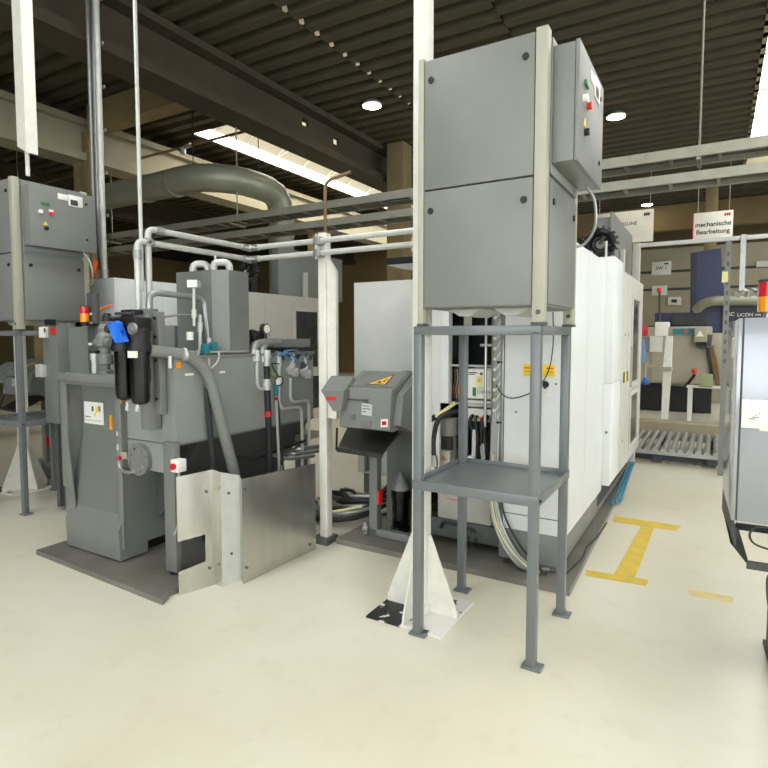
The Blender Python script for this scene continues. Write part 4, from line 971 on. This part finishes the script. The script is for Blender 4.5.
sk_ = B().prism([(.0, -.0, zb), (.0, .62, zb), (.0, .62, zb-.11), (.012, .0, zb-.11)], (.012, 0, 0)).prism([(.0, .0, zb-.10), (.07, .0, zb-.19), (.07, .6, zb-.19), (.0, .6, zb-.10)], (0.01, 0, -.012))
fin(sk_, 'skirt', 'ink', oc)
fin(B().box(.065, .72, -.004, .01, zb-.205, zb-.17), 'skirt_lip', 'ink', oc)
fin(B().box(.065, .72, .58, .6, zb-.205, zb-.17), 'skirt_lip', 'ink', oc)
fin(B().box(.25, .6, .2, .5, zb-.2, zb).box(.165, .20, .06, .12, zb-.14, zb-.03), 'cable_entry', 'black', oc)
for k in range(5):
    b = B().curve([(.16+.012*k, .02+.02*k, zb), (.145+.012*k, .0+.02*k, zb-.07), (.17+.014*k, .02, zb-.14), (.24+.014*k, .06, zb-.17)], .006, 6); fin(b, 'cable', ('paperyellow', 'yellow', 'galv', 'paperyellow', 'greenbox')[k], oc)
b = B().curve([(.19, .03, zb-.12), (.1, .03, zb-.1), (.075, .03, zb-.06), (.1, .03, zb-.02), (.19, .03, zb-.015)], .005, 6); fin(b, 'cable_loop', 'gasketblack', oc)
fin(B().box(.2, .5, .2, .42, 0, zb-.2, .01).box(.2, .56, .1, .52, 0, .02), 'column', 'black', oc)
fin(B().box(.19, .27, .19, .25, zb-.32, zb-.25), 'column_bracket', 'galv', oc)
b = B().curve([(.2, .22, zb-.28), (.175, .2, .45), (.19, .18, .3), (.24, .14, .12), (.3, .12, .03)], .012, 7); fin(b, 'hose', 'grey_dark', oc)
sp_ = RZ @ V((.125, .2, zt))
sl = thing('signal_lamp', 'red over amber signal lamp standing on the operator cabinet', 'signal lamp', sp_)
B().cyl(sp_, sp_+V((0, 0, .03)), .016, n=12).done('stem', 'galv', sl)
B().cyl(sp_+V((0, 0, .03)), sp_+V((0, 0, .10)), .041, n=22).done('amber_lens', 'amber', sl)
B().cyl(sp_+V((0, 0, .10)), sp_+V((0, 0, .165)), .041, n=22).done('red_lens', 'redlens', sl)
B().lathe(sp_+V((0, 0, .165)), [(.042, 0), (.042, .012), (.03, .018)], 22).done('cap', 'ink', sl)

# ================================================================ FAR END OF THE AISLE
# roller conveyor
rc = thing('roller_conveyor', 'low roller conveyor across the far end of the aisle', 'conveyor', (.5, 8.4, 0))
ry0, ry1, rz = 7.85, 9.3, .175
for y in (ry0, ry1): B().box(-1.05, 2.6, y-.03, y+.03, .12, .165).done('rail', 'galv', rc)
for x in (-.6, .0, 1.2, 2.4):
    for y in (ry0+.1, ry1-.1): B().box(x-.05, x+.05, y-.04, y+.04, 0, .13).done('leg', 'grey_dark', rc)
B().box(-1.0, 2.55, ry0+.25, ry0+.3, .0, .12).done('roller_shade', 'grey_dark', rc)  # dark strip painted in for the shaded gap below the rollers
x = -1.0
while x < 2.5:
    B().cyl((x, ry0-.02, rz), (x, ry1+.02, rz), .034, n=12).done('roller', 'galv', rc); x += .095
tag(B().box(-2.5, 2.6, 9.75, 10.1, 0, .27, .01).done('low_kerb', 'beigedark'), 'low beige floor guard rail beyond the roller conveyor', 'guard rail')
# pendant post
fp_ = thing('pendant_post', 'white slanted post with side arm standing beyond the roller conveyor', 'post', flr(664, 432))
yb = fp_.location.y
P = [ony(*p, yb) for p in ((660.5, 432), (667, 432), (671, 372), (663, 372))]
B().prism(P, (0, .1, 0)).done('shaft', 'whitepost', fp_)
P = [ony(*p, yb-.03) for p in ((662.5, 372), (671, 372), (672.5, 336), (666, 336))]
B().prism(P, (0, .16, 0)).done('head', 'whitepost', fp_)
P = [ony(*p, yb-.06) for p in ((660, 371.5), (671.5, 371.5), (671.5, 367), (658, 367))]
B().prism(P, (0, .22, 0)).done('clamp', 'beige', fp_)
P = [ony(*p, yb) for p in ((640, 364), (660, 367), (660, 370.5), (640, 367.5))]
B().prism(P, (0, .06, 0)).done('arm', 'beige', fp_)
p = ony(643, 362, yb-.02); B().box(p.x-.12, p.x+.05, yb-.08, yb+.12, p.z-.03, p.z+.0).done('shelf', 'beige', fp_)
b = tag(B().lathe((p.x-.02, yb, p.z+.001), [(.05, 0), (.055, .03), (.055, .25), (.035, .32), (.02, .36), (.02, .4)], 16).done('spray_bottle', 'bluehose'), 'blue-grey bottle on the shelf beside the white slanted post', 'bottle')
q_ = ony(645, 381, yb); B().sph(q_, .06, (.7, .4, 1.2)).done('hanging_cloth', 'blue', fp_)
B().cyl(q_+V((0, 0, .05)), (q_.x, yb, p.z-.03), .01, n=6).done('hook', 'galv', fp_)
# beige machine with railings
Yb = 13.3
def fb(px0, py0, px1, py1, Y, d, bev=.0):
    a, c = ony(px0, py0, Y), ony(px1, py1, Y); return B().box(a.x, c.x, Y, Y+d, c.z, a.z, bev)
bm_ = thing('beige_machine', 'beige machine tool with railing beyond the roller conveyor', 'machine', (ony(680, 380, Yb).x, Yb, 0))
fb(628, 327, 710, 385, Yb, 1.7, .02).done('body', 'beige', bm_)
fb(652, 345, 706, 383, Yb-.03, .03).done('panel', 'beige', bm_)
fb(673, 328.5, 694, 334, Yb-.04, .04).done('teal_band', 'teal', bm_); fb(684, 330, 688, 332.5, Yb-.05, .02).done('red_mark', 'red', bm_)
for x in (632, 655, 700): 
    a = ony(x, 386, Yb+.3); B().box(a.x-.1, a.x+.1, Yb+.2, Yb+.6, 0, a.z+.05).done('leg', 'black', bm_)
a, c = ony(628, 384, Yb+.3), ony(712, 384, Yb+.3); B().box(a.x, c.x, Yb+.25, Yb+.35, 0, a.z).done('machine_shade', 'black', bm_)  # black sheet imitates the shade beneath the machine
fb(655, 322, 668, 336, Yb-.02, .5, .01).done('white_box', 'paper', bm_)
fb(650, 336, 662, 352, Yb-.06, .3).done('screen_panel', 'offwhite', bm_)
fb(641, 337, 649, 352, Yb-.08, .2).done('grey_panel', 'grey', bm_)
b = B()
for x in (643, 649.5, 661): a = ony(x, 326, Yb+.1); b.cyl((a.x, Yb+.1, ony(x, 337, Yb+.1).z), a, .02, n=6)
for y in (326.5, 331): b.cyl(ony(642, y, Yb+.1), ony(666, y, Yb+.1), .018, n=6)
b.done('railing', 'gasketblack', bm_)
a = ony(644, 330, Yb+.05); B().box(a.x-.08, a.x+.08, Yb-.02, Yb+.08, a.z-.12, a.z+.1).done('red_box', 'redlens', bm_)
bx = fb(694.5, 327, 707, 342, Yb-.35, .35, .01).done('switch_box', 'beige', bm_)
a = ony(700, 334, Yb-.36); B().prism([a+V((-.07, 0, -.05)), a+V((.07, 0, -.05)), a+V((0, 0, .07))], (0, -.004, 0)).done('triangle', 'paper', bx)
b = B()
for k in range(4): b.curve([ony(697+3*k, 342, Yb-.2), ony(698+3*k, 346.5, Yb-.25), ony(704+2*k, 346, Yb-.2), ony(708.5, 335, Yb-.1)], .025, 6)
for k in range(3): b.curve([ony(709+k, 335, Yb-.05), ony(708+k, 352, Yb-.1), ony(711+k*2, 372, Yb-.08), ony(706+k, 384, Yb-.05)], .03, 6)
b.done('hose', 'ink', bm_)
b = B()
for k in range(3): b.curve([ony(710+k, 345, Yb-.1), ony(713+k*2, 365, Yb-.12), ony(717+k, 386, Yb-.1)], .03, 6)
b.done('brown_hose', 'brownpipe', bm_)
fb(711.5, 333, 724, 364, Yb+.1, .6, .01).done('side_cabinet', 'beige', bm_)
# red emergency stop on bent arm
a = ony(694.5, 371, Yb-.25); es = B().sph(a, .055).done('emergency_stop', 'red', bm_)
B().tube([a+V((0, .02, -.08)), ony(693, 377, Yb-.2), ony(686, 386, Yb-.05)], .03, 6).done('stop_arm', 'black', bm_)
t = thing('work_table', 'pale steel table with a green box before the far machines', 'table', (ony(705, 400, 12.2).x, 12.3, 0))
a, c = ony(686, 387, 12.0), ony(724, 389, 12.0)
tz = c.z; B().box(a.x, c.x+.4, 12.0, 12.6, tz, a.z).done('tabletop', 'offwhite', t)
for x in (a.x+.03, c.x): B().box(x, x+.07, 12.02, 12.09, 0, tz).done('leg', 'offwhite', t)
for x in (a.x+.03, c.x): B().box(x, x+.07, 12.5, 12.57, 0, tz).done('leg', 'offwhite', t)
a = ony(699, 386.8, 12.1); c = ony(713, 375, 12.1)
tag(B().box(a.x, c.x, 12.1, 12.4, ony(699, 387, 12.0).z, c.z, .01).done('green_box', 'greenbox'), 'olive green box standing on the far pale table', 'box')
# navy machine
Yn = 15.6
nv = thing('navy_machine', 'tall navy blue machine with white lettering at the far end', 'machine', (ony(710, 330, Yn).x, Yn, 0))
P = [ony(*p, Yn) for p in ((696, 330), (728, 330), (722, 270), (721, 248), (697, 252))]
B().prism(P, (0, 1.5, 0)).done('tower', 'navy', nv)
P = [ony(*p, Yn) for p in ((690, 330), (696, 330), (697, 252), (690.5, 253))]
B().prism(P, (0, 1.5, 0)).done('tower_side', 'navydark', nv)
fb(655, 313, 800, 335, Yn-.1, 2.).done('cross_beam', 'navy', nv)
fb(673, 315, 706, 325, Yn-.3, .2).done('guard', 'gasketblack', nv)
fb(722, 306, 800, 334, Yn-.2, 1.8).done('drive_housing', 'navydark', nv)
a = ony(730.5, 314.3, Yn-.21); text('logo', 'XC', .115, a, (1, 0, 0), (0, 0, 1), 'paper', nv)
a = ony(737, 315, Yn-.21); text('lettering', 'LiCON mt', .105, a, (1, 0, 0), (0, 0, 1), 'paper', nv, 'LEFT')
a, c = ony(692, 335, Yn+.2), ony(800, 335, Yn+.2); B().box(a.x, c.x, Yn+.2, Yn+1.4, 0, a.z).done('base', 'beigedark', nv)
t = thing('exhaust_pipe', 'horizontal grey exhaust pipe in front of the navy machine', 'pipe', ony(720, 300, Yn-.5))
B().tube([ony(697, 309, Yn-.4), ony(703, 303.5, Yn-.45), ony(712, 301, Yn-.5), ony(800, 300, Yn-.5)], .115, 14, .4).done('pipe_run', 'duct', t)
B().cyl(ony(697, 309, Yn-.4), ony(697, 309, Yn-.1), .1, n=12).done('spigot', 'duct', t)
# white pipe frame and slotted post
yg = 7.62
a = ony(642, 246, yg); c = ony(743, 238, yg)
t = thing('pipe_gantry', 'white square-tube frame crossing the aisle beyond the near white machine', 'frame', (a.x, yg, 0))
B().box(a.x-.1, a.x-.015, yg-.04, yg+.04, 0, a.z+.034, .004).done('post', 'cream', t)
B().box(a.x-.03, 3.2, yg-.03, yg+.03, a.z-.015, a.z+.03, .004).done('beam', 'offwhite', t)
B().box(3.12, 3.2, yg-.04, yg+.04, 0, a.z, .004).done('post', 'cream', t)
d = B().box(c.x-.02, c.x+.02, yg-.05, yg-.01, ony(743, 291, yg).z, a.z+.04).box(c.x+.02, c.x+.032, yg-.045, yg-.015, ony(743, 291, yg).z, a.z+.04).done('drop_tube', 'galv', t)
b = B(); k = ony(744, 293, yg)
for i in range(6): b.obox(k+V((-.06+.05*i, -.03, .03*(i % 2)-.02)), (.05, .04, .06), .3*i, .5)
b.curve([k+V((-.08, -.03, .0)), k+V((.02, -.05, .02)), k+V((.15, -.03, -.05))], .012, 6).done('valve_group', 'galv', d)
k = ony(726.6, 300, yg)
sp_ = B().box(k.x-.028, k.x+.028, yg-.10, yg-.06, 0, a.z-.05).box(k.x-.03, k.x+.03, yg-.06, yg-.036, a.z-.16, a.z-.02).done('slotted_post', 'grey', t)
z = 1.3
while z < a.z-.15: B().box(k.x-.012, k.x+.012, yg-.105, yg-.099, z, z+.05).done('slot', 'grey_dark', sp_); z += .11
q_ = ony(726, 277, yg-.1); B().box(q_.x-.04, q_.x+.02, yg-.13, yg-.1, q_.z-.06, q_.z+.06).done('yellow_tag', 'paperyellow', sp_)
# signs
def board(px0, py0, px1, py1, Y, name, label, wires=True):
    a, c = ony(px0, py0, Y), ony(px1, py1, Y)
    t = thing(name, label, 'sign', ((a.x+c.x)/2, Y, c.z), 'hanging signs' if wires else 'small wall signs')
    B().box(a.x, c.x, Y, Y+.03, c.z, a.z, .004).done('board', 'paper', t)
    if wires:
        for x in (a.x+.08, c.x-.08): B().cyl((x, Y+.015, a.z), (x, Y+.015, ZD+.05), .008, n=5).done('wire', 'galv', t)
    return t, a, c
ys = 15.
t, a, c = board(694, 213.5, 732.5, 237, ys, 'hanging_sign', 'white hanging sign reading mechanische Bearbeitung')
H_ = a.z-c.z; Wd = c.x-a.x
B().box(a.x-.02, a.x, ys, ys+.03, c.z, a.z).done('red_edge', 'red', t)
text('lettering', 'mechanische', Wd*.178, ((a.x+c.x)/2, ys-.002, a.z-H_*.46), (1, 0, 0), (0, 0, 1), 'black', t, bold=.003)
text('lettering', 'Bearbeitung', Wd*.178, ((a.x+c.x)/2, ys-.002, a.z-H_*.74), (1, 0, 0), (0, 0, 1), 'black', t, bold=.003)
g = B()
for i in range(3): g.obox((c.x-Wd*.2+i*Wd*.055, ys-.003, a.z-H_*.14), (Wd*.045, .004, H_*.1), yrot=.25)
g.done('red_logo', 'redlens', t)
t, a, c = board(596, 214.5, 653, 241, ys, 'hanging_sign', 'cream hanging board with dark logo, partly hidden by the grey roof box')
H_ = a.z-c.z; Wd = c.x-a.x
B().box(a.x-.02, a.x, ys, ys+.03, c.z, a.z).done('red_edge', 'red', t)
text('lettering', 'TERMINALLINE', Wd*.085, ((a.x+c.x)/2-Wd*.06, ys-.002, a.z-H_*.40), (1, 0, 0), (0, 0, 1), 'ink', t, bold=.001)
g = B()
for i in range(3): g.obox((c.x-Wd*.15+i*Wd*.035, ys-.003, a.z-H_*.15), (Wd*.03, .004, H_*.09), yrot=.25)
g.done('dark_logo', 'ink', t)
yw = 19.74
t, a, c = board(652, 262, 671, 274.5, yw, 'wall_sign', 'white wall sign reading SW 1, largest of three on the far cladding', False)
text('lettering', 'SW 1', (c.x-a.x)*.26, ((a.x+c.x)/2, yw-.003, (a.z+c.z)/2), (1, 0, 0), (0, 0, 1), 'ink', t, bold=.002)
B().box(c.x-.2, c.x-.08, yw-.004, yw, a.z-.1, a.z-.05).done('logo', 'ink', t)
t, a, c = board(652, 286, 667, 295, yw, 'wall_sign', 'white wall sign behind the small red-topped rod', False)
B().box(a.x+.2, c.x-.25, yw-.004, yw, (a.z+c.z)/2-.03, (a.z+c.z)/2+.05).done('print', 'ink', t)
t, a, c = board(668, 297, 681, 305, yw, 'wall_sign', 'white wall sign with one dark dot near the navy machine', False)
B().box(a.x+.25, c.x-.27, yw-.004, yw, (a.z+c.z)/2-.05, (a.z+c.z)/2+.05).done('print', 'ink', t)
t = thing('marker_rod', 'thin dark rod with red tip rising behind the railing of the beige machine', 'rod', ony(660, 322, Yb+.2))
a, c = ony(659.5, 321, Yb+.2), ony(659.5, 291, Yb+.2)
B().cyl(a, c, .022, n=6).done('rod', 'ink', t); B().cyl(c-V((0, 0, .03)), c+V((0, 0, .06)), .05, n=10).done('red_tip', 'red', t)
a, c = ony(666, 180, 18.8), ony(686, 193, 18.8)
tag(B().box(a.x, c.x, 18.75, 18.85, c.z, a.z).done('roof_vent', 'black'), 'dark square vent high on the far beam under the roof', 'vent')

# ================================================================ LIGHT
w = bpy.data.worlds.new('world'); S.world = w; w.use_nodes = True
w.node_tree.nodes['Background'].inputs['Color'].default_value = (.8, .9, 1, 1); w.node_tree.nodes['Background'].inputs['Strength'].default_value = .6
def area(name, loc, rot, sx, sy, power, col=(1, .97, .9)):
    l = bpy.data.lights.new(name, 'AREA'); l.shape = 'RECTANGLE'; l.size = sx; l.size_y = sy; l.energy = power; l.color = col
    o = bpy.data.objects.new(name, l); C.objects.link(o); o.location = loc; o.rotation_euler = rot; return o
vs = S.view_settings
vs.view_transform = 'Standard'; vs.look = 'None'; vs.gamma = 1; vs.use_curve_mapping = False
vs.exposure = 0.19
